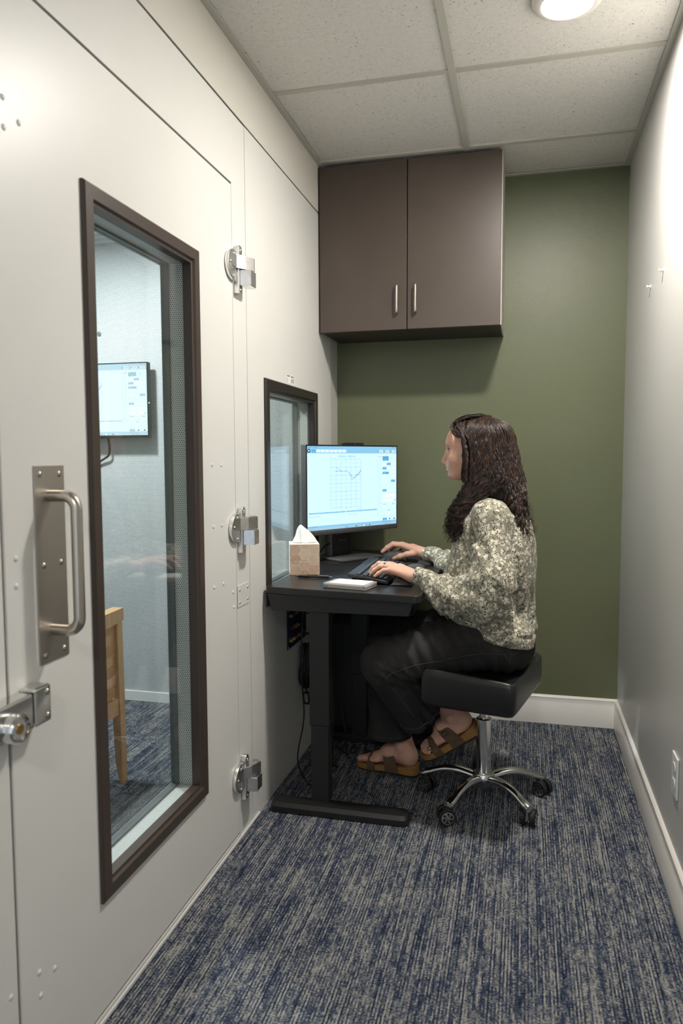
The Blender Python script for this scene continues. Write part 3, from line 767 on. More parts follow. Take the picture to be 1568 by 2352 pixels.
prismpts = [(MW * .40, 0), (MW * .405, .008), (MW * .415, .010), (MW * .60, .010), (MW * .61, .008), (MW * .615, 0)]
V = [mt @ Vector((x, y, z)) for z in (-.02, -.002) for x, y in prismpts]; n = len(prismpts)
Fs = [tuple(range(n)), tuple(range(n, 2 * n))[::-1]] + [(i, i + n, (i + 1) % n + n, (i + 1) % n) for i in range(n)]
me = mesh_of('camera_hump', V, Fs, M['blackplastic']); flip_ok(me); cam_h = obj('camera_hump', me, mon)
lathe('lens', [(.0022, 0), (.0022, .0006), (.0005, .0006)], mt @ Vector((MW * .51, .005, -.002)), M['midgrey'], cam_h, tuple(un), 12)
# stand: leaning pillar and base plate
cs = Vector((-.745, 3.115, 0)); st = basis(Vector((cs.x, cs.y, DT)), ux, uz, un)
local_box('stand_pillar', st, (-.062, .056), (.010, .21), (-.075, -.045), M['blackplastic'], mon, .004, 2)
local_box('stand_side_trim', st, (-.070, -.062), (.010, .20), (-.078, -.042), M['midgrey'], mon, .001, 1)
local_box('mount', st, (-.05, .05), (.15, .26), (-.06, -.012), M['blackplastic'], mon, .003, 2)
local_box('stand_base', st, (-.115, .125), (.0005, .011), (-.13, .085), M['greyplastic'], mon, .003, 2)
V, F_ = text_data('Lenovo', .0155)
o = obj('logo', mesh_of('logo', [st @ Vector((p.x - .020, p.y + .074, -.0446)) for p in V], F_, M['midgrey']), mon); tag(o, 'grey Lenovo lettering')
tube('cable', [(-.79, 3.14, .835), (-.83, 3.08, .845), (-.848, 3.02, .82), (-.845, 2.99, .790), (-.84, 3.05, .786)], .004, M['wire'], mon, 6)
# keyboard with keys, and a wrist rest
kb = empty('keyboard', (-.53, 2.69, DT), 'black keyboard on the desk under the left hand', 'keyboard')
kux = Vector((.024, -.999, 0)).normalized()      # local x: along the rows, towards the viewer
kback, kfront = Vector((-.604, 2.70, .8165)), Vector((-.457, 2.694, .7948))
kuy = (kback - kfront).normalized(); kn = kux.cross(kuy).normalized()
if kn.z < 0: kn = -kn
km = Matrix(((kux.x, kuy.x, kn.x, kfront.x), (kux.y, kuy.y, kn.y, kfront.y), (kux.z, kuy.z, kn.z, kfront.z), (0, 0, 0, 1)))
KL = .222; KD = (kback - kfront).length
local_box('case', km, (-KL, KL), (0, KD), (-.0135, 0), M['blackplastic'], kb, .003, 2)
bm = bmesh.new(); bm_box(bm, -.0075, .0075, -.0072, .0072, 0, .0042, .0016, 1); key_me = bm_mesh('key', bm, M['blackplastic']); auto_smooth(key_me, 40)
def key(x, y, w):
    o = bpy.data.objects.new('key', key_me); COL.objects.link(o); o.parent = kb; o.matrix_parent_inverse = Matrix.Translation(-Vector(kb.location))
    o.matrix_basis = km @ Matrix.Translation((x, y, 0)) @ Matrix.Diagonal((w, 1, 1, 1)); return o
rowsk = [(.016, [1.25, 1.25, 1.25, 6.2, 1.25, 1.25, 1.25, 1.25]), (.034, [2.2] + [1] * 10 + [2.75]), (.052, [1.75] + [1] * 11 + [2.2]), (.070, [1.5] + [1] * 12 + [1.5]), (.088, [1] * 13 + [2]), (.112, [1] * 15)]
for yy, ws in rowsk:
    tot = sum(ws); u = .296 / tot; x = -(KL - .010)
    for w in ws:
        key(-(x + w * u / 2), yy, w * u / .0155 * .93); x += w * u
    for gx in range(3):
        if yy in (.052,): continue
        key(-(.094 + .019 * gx), yy, 1.05)
    for gx in range(3 if yy > .1 else 4): key(-(.158 + .0175 * gx), yy, 1.0)
# legends: tiny pale marks on the key tops
V, F_ = [], []
for yy, ws in rowsk:
    tot = sum(ws); u = .296 / tot; x = -(KL - .010)
    for w in ws:
        c = -(x + w * u / 2) + min(.0035, w * u * .2)
        if w < 3:
            b = len(V); V += [km @ Vector((c + dx, yy + .001 + dy, .0046)) for dx, dy in ((0, 0), (0, .0035), (-.0022, .0035), (-.0022, 0))]; F_.append((b, b + 1, b + 2, b + 3))
        x += w * u
me = mesh_of('key_legends', V, F_, M['white']); o = obj('key_legends', me, kb)
for sx in (-.19, .19): local_box('tilt_foot', km, (sx - .012, sx + .012), (KD - .030, KD - .014), (-.0335, -.013), M['blackplastic'], kb)
def pillow(name, c, dx, dy, h, rz, m, base, label, cat):
    o = empty(name, (c[0], c[1], DT), label, cat)
    R = Matrix.Rotation(rz, 4, 'Z'); V = []; Fs = []; NX, NY = 14, 40
    def se(t, e): return math.copysign(abs(t) ** e, t)
    for j in range(NY + 1):
        for i in range(NX + 1):
            a, b = -1 + 2 * i / NX, -1 + 2 * j / NY
            z = max(0, (1 - abs(a) ** 2.6)) ** .5 * max(0, (1 - abs(b) ** 8)) ** .5
            s_ = (1 - .10 * abs(b) ** 6)
            p = R @ Vector((a * dx * s_, b * dy, 0)); V.append((c[0] + p.x, c[1] + p.y, c[2] + .004 + z * h))
    for j in range(NY):
        for i in range(NX):
            k = j * (NX + 1) + i; Fs.append((k, k + 1, k + NX + 2, k + NX + 1))
    me = mesh_of('gel_pad', V, Fs, m, True); obj('gel_pad', me, o)
    bm = bmesh.new(); bm_box(bm, -dx - .002, dx + .002, -dy - .002, dy + .002, 0, .0045, .0015, 1)
    bm.transform(Matrix.Translation(c) @ R); me = bm_mesh('base', bm, base); obj('base', me, o)
    return o
M['fabricgrey'] = speck('grey_wrist_fabric', (.085, .08, .075), .75, .2, 300)
M['fabricblack'] = speck('black_wrist_fabric', (.014, .013, .013), .75, .2, 300)
pillow('wrist_rest', (-.412, 2.688, DT + .0005), .035, .222, .017, 0.02, M['fabricgrey'], M['rubber'], 'dark grey cushioned wrist rest in front of the keyboard', 'wrist rest')
# mouse, mat with wrist cushion
mp = empty('mouse_mat', (-.50, 3.08, DT), 'black mouse mat with a cushioned wrist edge', 'mouse mat')
prism('mat', corner(-.40, 2.975, .03, 270, 360, 4) + corner(-.40, 3.17, .03, 0, 90, 4) + corner(-.575, 3.17, .03, 90, 180, 4) + corner(-.575, 2.975, .03, 180, 270, 4), 'z', DT + .0003, DT + .0035, M['fabricblack'], mp)
V, F_ = [], []
for j in range(17):
    for i in range(11):
        a, b = -1 + i / 5, -1 + j / 8; z = max(0, 1 - a * a) ** .5 * max(0, 1 - b ** 4) ** .5
        V.append((-.393 + a * .036, 3.065 + b * .085, DT + .0036 + .024 * z))
for j in range(16):
    for i in range(10): k = j * 11 + i; F_.append((k, k + 1, k + 12, k + 11))
obj('wrist_cushion', mesh_of('wrist_cushion', V, F_, M['fabricblack'], True), mp)
ms = empty('computer_mouse', (-.525, 3.06, DT), 'black computer mouse under the right hand', 'computer mouse')
V, F_ = [], []; NU, NV = 24, 10
mc = Vector((-.532, 3.064, DT + .0037))
for j in range(NV + 1):
    th = pi / 2 * j / NV
    for i in range(NU):
        a = 2 * pi * i / NU; r = cos(th)
        hx = (.060 if cos(a) < 0 else .054) * cos(a) * (abs(r) ** .55); hy = .033 * sin(a) * (abs(r) ** .55)
        lift = .040 * sin(th) ** .85 * (1 - .25 * (cos(a) * r) * -1)
        V.append(mc + Vector((hx, hy, lift)))
for j in range(NV):
    for i in range(NU): F_.append((j * NU + i, j * NU + (i + 1) % NU, (j + 1) * NU + (i + 1) % NU, (j + 1) * NU + i))
obj('shell', mesh_of('shell', V, F_, M['greyplastic'], True), ms)
tube('scroll_wheel', [(mc.x - .034, mc.y - .003, mc.z + .030), (mc.x - .034, mc.y + .003, mc.z + .030)], .008, M['rubber'], ms, 14, 2)

# tissue box
M['hexbox'] = mat('tissue_box_print', (.6, .45, .33), .5)
t = NT(M['hexbox'])
c_ = t.add('ShaderNodeTexCoord'); sp = t.add('ShaderNodeSeparateXYZ'); t.lk(c_.outputs['Object'], sp.inputs[0])
# hexagon print: nearest of two offset lattices
u = t.math('DIVIDE', sp.outputs[0], .0395 * 1.732); v = t.math('DIVIDE', sp.outputs[2], .0395)
def lat(du, dv):
    uu = t.math('ADD', u, du); vv = t.math('ADD', v, dv)
    iu = t.math('ROUND', uu); iv = t.math('ROUND', vv)
    fx = t.math('MULTIPLY', t.math('SUBTRACT', uu, iu), 1.732); fy = t.math('SUBTRACT', vv, iv)
    ax = t.math('ABSOLUTE', fx); ay = t.math('ABSOLUTE', fy)
    dd = t.math('MAXIMUM', ay, t.math('ADD', t.math('MULTIPLY', ax, .866), t.math('MULTIPLY', ay, .5)))
    idn = t.math('ADD', t.math('MULTIPLY', iu, 12.98), t.math('ADD', t.math('MULTIPLY', iv, 78.23), du * 37.7))
    return dd, idn
d1, i1 = lat(.0, .0); d2, i2 = lat(.5, .5)
less = t.math('LESS_THAN', d1, d2); dmin = t.math('MINIMUM', d1, d2)
idm = t.math('ADD', t.math('MULTIPLY', i1, less), t.math('MULTIPLY', i2, t.math('SUBTRACT', 1.0, less)))
rnd = t.math('FRACT', t.math('MULTIPLY', t.math('SINE', idm), 437.58))
cc = t.ramp(rnd, [(0, (.50, .32, .22)), (.3, (.60, .44, .32)), (.55, (.56, .38, .27)), (.8, (.68, .58, .46)), (1, (.62, .46, .30))])
edge = t.math('GREATER_THAN', dmin, .475)
blot = t.noise(t.coord(), 60, 3)
t.color(t.mix(t.math('MULTIPLY', edge, .55), t.mix(.18, cc, t.ramp(blot, [(.3, (.4, .25, .16)), (.7, (.8, .68, .55))])), (.80, .68, .55)))
M['boxside'] = speck('tissue_box_pale', (.78, .74, .69), .5, .06, 40)
tb = empty('tissue_box', (-.80, 2.665, DT), 'cube tissue box with tan hexagon print and a tissue sticking up', 'tissue box')
TZ = .117
bm = bmesh.new(); bm_box(bm, -.056, .056, -.056, .056, 0, TZ, .001, 1); me = bm_mesh('carton', bm, [M['hexbox'], M['boxside']])
for p in me.polygons: p.material_index = 0 if abs(p.normal.y) > .7 else 1
TR = radians(20); TC = Vector((-.852 + .056 * cos(TR) - .056 * sin(TR), 2.603 + .056 * sin(TR) + .056 * cos(TR), DT + .0004))
TMX = Matrix.Translation(TC) @ Matrix.Rotation(TR, 4, 'Z')
obj('carton', me, tb, TC, (0, 0, TR))
local_box('perforated_flap', TMX, (-.044, .046), (-.0564, -.0560), (.0505, .0512), M['boxside'], tb)
def tpt(x, y, z): return TMX @ Vector((x, y, z))
me = mesh_of('opening', [tpt(.042 * cos(a), .020 * sin(a), TZ + .0006) for a in [2 * pi * k / 24 for k in range(24)]], [tuple(range(24))], M['gap']); obj('opening', me, tb)
V, F_ = [], []; NA, NB = 40, 14
for j in range(NB + 1):
    tt = j / NB
    for i in range(NA):
        a = 2 * pi * i / NA
        fold = 1 + .22 * sin(4 * a + 1.2) + .12 * sin(7 * a + 3 * tt)
        rx = .036 * (1 - tt) ** .75 * fold + .003; ry = .017 * (1 - tt) ** .6 * fold + .002
        V.append(tpt(.002 - .014 * tt ** 1.5 + rx * cos(a), .004 * tt + ry * sin(a), TZ + .001 + .064 * tt ** .85 + .004 * sin(2 * a) * tt))
for j in range(NB):
    for i in range(NA): F_.append((j * NA + i, j * NA + (i + 1) % NA, (j + 1) * NA + (i + 1) % NA, (j + 1) * NA + i))
F_.append(tuple(NB * NA + i for i in range(NA)))
obj('tissue', mesh_of('tissue', V, F_, M['tissue'], True), tb)

# pen
pn = empty('pen', (-.742, 2.566, DT), 'black ballpoint pen lying in front of the tissue box', 'pen')
d = Vector((.142, -.002, 0)).normalized(); p0 = Vector((-.818, 2.5655, DT + .0058))
def pen(name, a, b, ra, rb, m):
    V, F_ = tube_data([p0 + d * a, p0 + d * (a * .5 + b * .5), p0 + d * b], [ra, (ra + rb) / 2, rb], 12); me = mesh_of(name, V, F_, m, True); auto_smooth(me, 50); obj(name, me, pn)
pen('tip', 0, .012, .0012, .0042, M['blackplastic']); pen('grip', .012, .048, .0052, .0055, M['rubber']); pen('barrel', .048, .128, .0048, .0045, M['blackplastic']); pen('button', .128, .142, .0026, .0026, M['midgrey'])
local_box('clip', basis(p0, d, Vector((0, -.5, .86)), Vector((0, .86, .5))), (.085, .128), (.0045, .0062), (-.0015, .0015), M['midgrey'], pn)

# note block in a clear tray
M['acrylic'] = mat('frosted_acrylic', (.62, .61, .57), .25, 0, .5)
M['acrylic'].node_tree.nodes['Principled BSDF'].inputs['Transmission Weight'].default_value = .35
nb = empty('note_holder', (-.585, 2.43, DT), 'clear tray holding a block of white note paper near the desk edge', 'note pad')
nux = Vector((.160, -.032, 0)).normalized(); nuy = Vector((.032, .160, 0)).normalized(); nm_ = basis(Vector((-.662, 2.384, DT + .0004)), nux, nuy, Vector((0, 0, 1)))
L_, Wd = .158, .098
local_box('tray_base', nm_, (0, L_), (0, Wd), (0, .004), M['acrylic'], nb, .001, 1)
local_box('tray_end', nm_, (0, .016), (0, Wd), (.0042, .0165), M['acrylic'], nb, .001, 1)
local_box('tray_end', nm_, (L_ - .010, L_), (0, Wd), (.0042, .0165), M['acrylic'], nb, .001, 1)
local_box('tray_side', nm_, (.0165, L_ - .0105), (0, .003), (.0042, .0125), M['acrylic'], nb)
local_box('tray_side', nm_, (.0165, L_ - .0105), (Wd - .003, Wd), (.0042, .0125), M['acrylic'], nb)
local_box('paper_block', nm_, (.0170, L_ - .0110), (.0035, Wd - .0035), (.0042, .0175), M['paper'], nb)

# sticker labels above the small window
sk = empty('sticker_label', (XL, 2.695, 1.506), 'small white barcode sticker above the small booth window', 'sticker')
for k in range(2):
    y0 = 2.650 + .047 * k
    box('paper_label', (XL + .0002, XL + .0006), (y0, y0 + .038), (1.503, 1.536), M['paper'], sk)
    V, F_ = [], []
    bars = [(y0 + .003, y0 + .034, 1.528, 1.533)] + ([(y0 + .006, y0 + .014, 1.507, 1.523), (y0 + .022, y0 + .031, 1.507, 1.523)] if k else [(y0 + .006, y0 + .010, 1.507, 1.523)])
    for (a, b, c, e) in bars:
        n = len(V); V += [(XL + .0008, a, c), (XL + .0008, b, c), (XL + .0008, b, e), (XL + .0008, a, e)]; F_.append((n, n + 1, n + 2, n + 3))
    obj('print', mesh_of('print', V, F_, M['midgrey']), sk)

# ------------------------------------------------------------------ inside the booth: television, cords, chair
tv = empty('television', (-2.03, BY, 1.32), 'small television with a bright white screen on the booth end wall', 'television')
TVX0, TVX1, TVZ0, TVZ1, TY = -2.335, -1.752, 1.322, 1.682, 3.205
box('housing', (TVX0, TVX1), (TY, TY + .028), (TVZ0, TVZ1), M['blackplastic'], tv, .003, 2)
box('wall_bracket', (-2.12, -1.96), (TY + .028, BY - .0005), (1.42, 1.58), M['blackplastic'], tv)
tm = basis(Vector((TVX0 + .006, TY - .0006, TVZ1 - .006)), Vector((1, 0, 0)), Vector((0, 0, 1)), Vector((0, -1, 0)))
app_screen('screen', tm, TVX1 - TVX0 - .012, TVZ1 - TVZ0 - .018, tv, 1.35, lambda c: tuple(.30 + .70 * x for x in c) if c[2] > .3 else tuple(.12 + .5 * x for x in c))
box('chin', (TVX0 + .001, TVX1 - .001), (TY - .003, TY + .0), (TVZ0, TVZ0 + .012), M['blackplastic'], tv)
lathe('power_light', [(.003, 0), (.003, .002), (.001, .003)], (TVX1 - .001, TY + .006, 1.488), emit('power_led', (.6, .85, 1), 4), tv, (1, 0, 0), 10)
tube('cord', [(-1.985, 3.225, 1.325), (-1.985, 3.235, 1.27), (-2.0, 3.245, 1.235), (-2.06, 3.255, 1.20), (-2.10, 3.256, 1.14), (-2.115, 3.256, 1.0), (-2.12, 3.256, .6), (-2.12, 3.25, .08)], .006, M['wire'], tv, 6)
lathe('wall_plug_cap', [(.011, 0), (.011, .004), (.006, .006)], (-2.045, BY - .0005, 1.835), M['gasket'], None, (0, -1, 0), 14)
tag(SC.objects['wall_plug_cap'], 'small grey cap on the booth wall above the television', 'wall cap')
cable('booth_floor_cord', [(-1.02, 2.32, .005), (-1.08, 2.22, .005), (-1.17, 2.16, .005), (-1.21, 2.06, .005), (-1.28, 2.02, .005), (-1.30, 1.96, .005), (-1.24, 1.93, .005), (-1.10, 1.92, .005)], .004, 'dark cord lying on the carpet inside the booth')

ch = empty('woven_chair', (-1.68, 2.14, 0), 'light wooden chair with a woven strap back inside the booth', 'chair')
CXB = -1.472
def post(y, name='leg'):
    pts = [(CXB + .006, .0), (CXB + .020, .0), (CXB + .018, .36), (CXB + .014, .655), (CXB - .022, .655), (CXB - .020, .36), (CXB - .010, .08)]
    prism(name, pts, 'y', y - .019, y + .019, M['wood'], ch, .003, 1)
post(2.413); post(1.872)
def front_leg(y):
    prism('leg', [(-1.93, 0), (-1.905, 0), (-1.895, .36), (-1.935, .36)], 'y', y - .018, y + .018, M['wood'], ch, .003, 1)
front_leg(2.413); front_leg(1.872)
# curved top rail
V, F_ = [], []; NS = 16
for i in range(NS + 1):
    y = 1.852 + (2.434 - 1.852) * i / NS; s = (i / NS - .5) * 2
    bow = .030 * (1 - s * s); z0, z1 = .618, .664 + .008 * (1 - s * s)
    for (xx, zz) in ((CXB - .026 + bow, z0), (CXB + .018 + bow, z0), (CXB + .018 + bow, z1), (CXB - .026 + bow, z1)): V.append((xx, y, zz))
for i in range(NS):
    for k in range(4): a = i * 4 + k; b = i * 4 + (k + 1) % 4; F_.append((a, b, b + 4, a + 4))
F_ += [(3, 2, 1, 0), tuple(NS * 4 + k for k in range(4))]
me = mesh_of('top_rail', V, F_, M['wood']); flip_ok(me); obj('top_rail', me, ch)
box('back_rail', (CXB - .016, CXB + .014), (1.892, 2.393), (.265, .330), M['wood'], ch, .003, 1)
for xx in (-1.925,): box('seat_rail', (xx, xx + .022), (1.892, 2.393), (.30, .355), M['wood'], ch, .003, 1)
for yy in (1.872, 2.413): box('seat_rail', (-1.894, CXB - .022), (yy - .011, yy + .011), (.30, .355), M['wood'], ch, .003, 1)
# webbing: upright and crosswise straps that pass over and under each other
NV_, NH_ = 11, 7
ys = [1.915 + (2.372 - 1.915) * (k + .5) / NV_ for k in range(NV_)]; zs = [.332 + (.612 - .332) * (k + .5) / NH_ for k in range(NH_)]
wy, wz = (2.372 - 1.915) / NV_ * .95, (.612 - .332) / NH_ * .95
def strap(pts, half, axis, m):
    """pts list of (along, x); flat strip of half-width"""
    V, F_ = [], []
    for (s_, c0, x) in pts:
        for dx in (-.0012, .0012):
            for hw in (-half, half):
                V.append((x + dx, c0 + hw, s_) if axis == 'v' else (x + dx, s_, c0 + hw))
    n = len(pts)
    for i in range(n - 1):
        a = i * 4
        for q in ((0, 1, 5, 4), (1, 3, 7, 5), (3, 2, 6, 7), (2, 0, 4, 6)): F_.append(tuple(a + j for j in q))
    me = mesh_of('strap', V, F_, m); flip_ok(me); obj('strap', me, ch)
for i, y in enumerate(ys):
    pts = [(.325, y, CXB)] + [(z + dz, y, CXB + (.0020 if (i + j) % 2 else -.0020)) for j, z in enumerate(zs) for dz in (-wz * .32, wz * .32)] + [(.625, y, CXB)]
    strap(pts, wy / 2, 'v', M['strap_a'])
for j, z in enumerate(zs):
    pts = [(1.885, z, CXB)] + [(y + dy, z, CXB + (-.0020 if (i + j) % 2 else .0020)) for i, y in enumerate(ys) for dy in (-wy * .32, wy * .32)] + [(2.398, z, CXB)]
    strap(pts, wz / 2, 'h', M['strap_b'])
for i in range(9):
    y = 1.90 + .055 * i + .011
    box('seat_strap', (-1.90, CXB - .02), (y, y + .045), (.348, .353), M['strap_a'] if i % 2 else M['strap_b'], ch)

lathe('response_button', [(.004, -.03), (.010, -.028), (.012, -.010), (.011, .004), (.006, .012), (.001, .014)], (CXB - .045, 2.235, .690), M['gasket'], None, (.35, .3, .9), 16)
tag(SC.objects['response_button'], 'small dark grey rounded knob just behind the top rail of the wooden chair', 'knob')
tube('cord', [(CXB - .055, 2.226, .662), (CXB - .062, 2.22, .60), (CXB - .07, 2.215, .50), (CXB - .10, 2.21, .40), (CXB - .14, 2.21, .357)], .003, M['wire'], SC.objects['response_button'], 6)
# ------------------------------------------------------------------ stool
sl = empty('rolling_stool', (-.128, 2.565, 0), 'black padded rolling stool with a polished five-arm base', 'stool')
BC = Vector((-.128, 2.578, 0)); ST = .515
# seat: rounded block turned a little, dished with raised back corners
def seat_block(name, e1, e2, c, hx, hy, z0, z1, m, top, bulge=.008):
    V, F_ = [], []; N = 24
    def se(t, e): return math.copysign(abs(t) ** e, t)
    layers = [(.0, .93), (.008, .975), (.020, 1.0), (.085, 1.0), (.100, .994), (.107, .975), (.1105, .945), (.111, .88), (.111, .75), (.111, .55), (.111, .30), (.111, .02)]
    for (h, s_) in layers:
        for i in range(4 * N):
            a = 2 * pi * i / (4 * N)
            ex = .11 if h < .09 else .14
            px_, py_ = se(cos(a), ex) * hx * s_, se(sin(a), ex) * hy * s_
            zz = z0 + h / .111 * (z1 - z0)
            if top: zz += top(px_ / hx, py_ / hy) * (h / .111) ** 4
            p = c + e1 * px_ + e2 * py_; V.append((p.x, p.y, zz))
    n = 4 * N
    for j in range(len(layers) - 1):
        for i in range(n): F_.append((j * n + i, j * n + (i + 1) % n, (j + 1) * n + (i + 1) % n, (j + 1) * n + i))
    F_.append(tuple(range(n))[::-1]); F_.append(tuple((len(layers) - 1) * n + i for i in range(n)))
    me = mesh_of(name, V, F_, m); auto_smooth(me, 60); return obj(name, me, sl)
e1 = Vector((.305, -.069, 0)).normalized(); e2 = Vector((.069, .305, 0)).normalized()
sc_ = Vector((-.127, 2.508, 0))
seat_block('seat_cushion', e1, e2, sc_, .158, .212, .410, .536, M['vinyl'], lambda a, b: -.010 * a - .030 * max(0, 1 - max(abs(a), abs(b)) ** 3))
local_box('seat_plate', basis(Vector((BC.x, BC.y - .03, .40)), e1, Vector((0, 0, 1)), e2), (-.09, .09), (-.004, .007), (-.09, .09), M['blackmetal'], sl)
lathe('gas_column', [(.0265, .085), (.0265, .30), (.024, .302), (.0165, .302), (.0165, .398)], (BC.x, BC.y, 0), M['chrome'], sl, (0, 0, 1), 32)
lathe('hub', [(.012, .050), (.024, .052), (.034, .062), (.040, .078), (.040, .098), (.034, .106), (.027, .107)], (BC.x, BC.y, 0), M['alu'], sl, (0, 0, 1), 32)
lathe('hub_bolt', [(.010, .040), (.013, .042), (.013, .050)], (BC.x, BC.y, 0), M['alu'], sl, (0, 0, 1), 12)
wheel = lathe_data([(.004, -.0085), (.012, -.0085), (.020, -.0070), (.0255, -.0085), (.0285, -.006), (.0285, .006), (.0255, .0085), (.020, .0070), (.012, .0085), (.004, .0085)], (0, 0, 0), (0, 1, 0), 28)
wheel_me = mesh_of('wheel', wheel[0], wheel[1], M['rubber'], True); auto_smooth(wheel_me, 40)
V, F_ = [], []
for s in (-1, 1):                      # silver spoked wheel cover
    for k in range(6):
        a = 2 * pi * k / 6
        for (r0, r1, w0, w1) in ((.004, .0185, .0026, .0040),):
            b = len(V); ca, sa = cos(a), sin(a)
            for (r_, w_) in ((r0, w0), (r1, w1)):
                for q in (-1, 1): V.append((ca * r_ - sa * q * w_, s * .0095, sa * r_ + ca * q * w_))
            F_.append((b, b + 1, b + 3, b + 2))
    b = len(V); n = 24
    for k in range(n):
        a = 2 * pi * k / n
        for r_ in (.0178, .0215): V.append((cos(a) * r_, s * .0097, sin(a) * r_))
    for k in range(n): F_.append((b + 2 * k, b + 2 * k + 1, b + (2 * k + 3) % (2 * n), b + (2 * k + 2) % (2 * n)))
    b = len(V)
    for k in range(12): V.append((cos(2 * pi * k / 12) * .0062, s * .0100, sin(2 * pi * k / 12) * .0062))
    F_.append(tuple(range(b, b + 12)))
cover_me = mesh_of('wheel_cover', V, F_, M['alu'])
R5 = .222
swiv = [radians(a) for a in (-35, 20, -28, 200, 75)]
for k in range(5):
    a = radians(26.5 + 72 * k); dx, dy = cos(a), sin(a); sd = Vector((-dy, dx, 0)); dv = Vector((dx, dy, 0))
    # tapering arm, arched
    V, F_ = [], []; N = 12
    for i in range(N + 1):
        t_ = i / N; r_ = .026 + (R5 - .020) * t_; zc = .086 + .014 * sin(pi * min(1, t_ * 1.15)) - .022 * t_ ** 3
        w = .019 - .004 * t_ if t_ < .8 else .0158 + .006 * ((t_ - .8) / .2); hh = .014 - .002 * t_ + .003 * (t_ > .85)
        if i == N: w *= .75; hh *= .8
        for q in range(12):
            b = 2 * pi * q / 12
            p = BC + dv * r_ + sd * (w * cos(b)) ; V.append((p.x, p.y, zc + hh * sin(b)))
    for i in range(N):
        for q in range(12): F_.append((i * 12 + q, i * 12 + (q + 1) % 12, (i + 1) * 12 + (q + 1) % 12, (i + 1) * 12 + q))
    F_ += [tuple(range(12))[::-1], tuple(N * 12 + q for q in range(12))]
    me = mesh_of('arm', V, F_, M['alu']); flip_ok(me); auto_smooth(me, 60); obj('arm', me, sl)
    cp = BC + dv * (R5 - .004)
    hc = lathe('caster', [(.006, .046), (.013, .050), (.016, .058), (.016, .074)], (cp.x, cp.y, 0), M['alu'], sl, (0, 0, 1), 16)
    sa = swiv[k]; wd = Vector((cos(sa), sin(sa), 0)); ax = Vector((-wd.y, wd.x, 0)); wc = cp + wd * .012
    bm = bmesh.new(); bm_box(bm, -.009, .016, -.0045, .0045, .020, .052, .003, 1)
    bm.transform(Matrix.Translation((cp.x, cp.y, 0)) @ Matrix.Rotation(sa, 4, 'Z')); me = bm_mesh('caster_fork', bm, M['cast']); obj('caster_fork', me, hc)
    for s in (-1, 1):
        p = wc + ax * (.0165 * s)
        obj('wheel', wheel_me, hc, (p.x, p.y, .0287), (0, 0, sa)); obj('wheel_cover', cover_me, hc, (p.x, p.y, .0287), (0, 0.3 * k, sa))

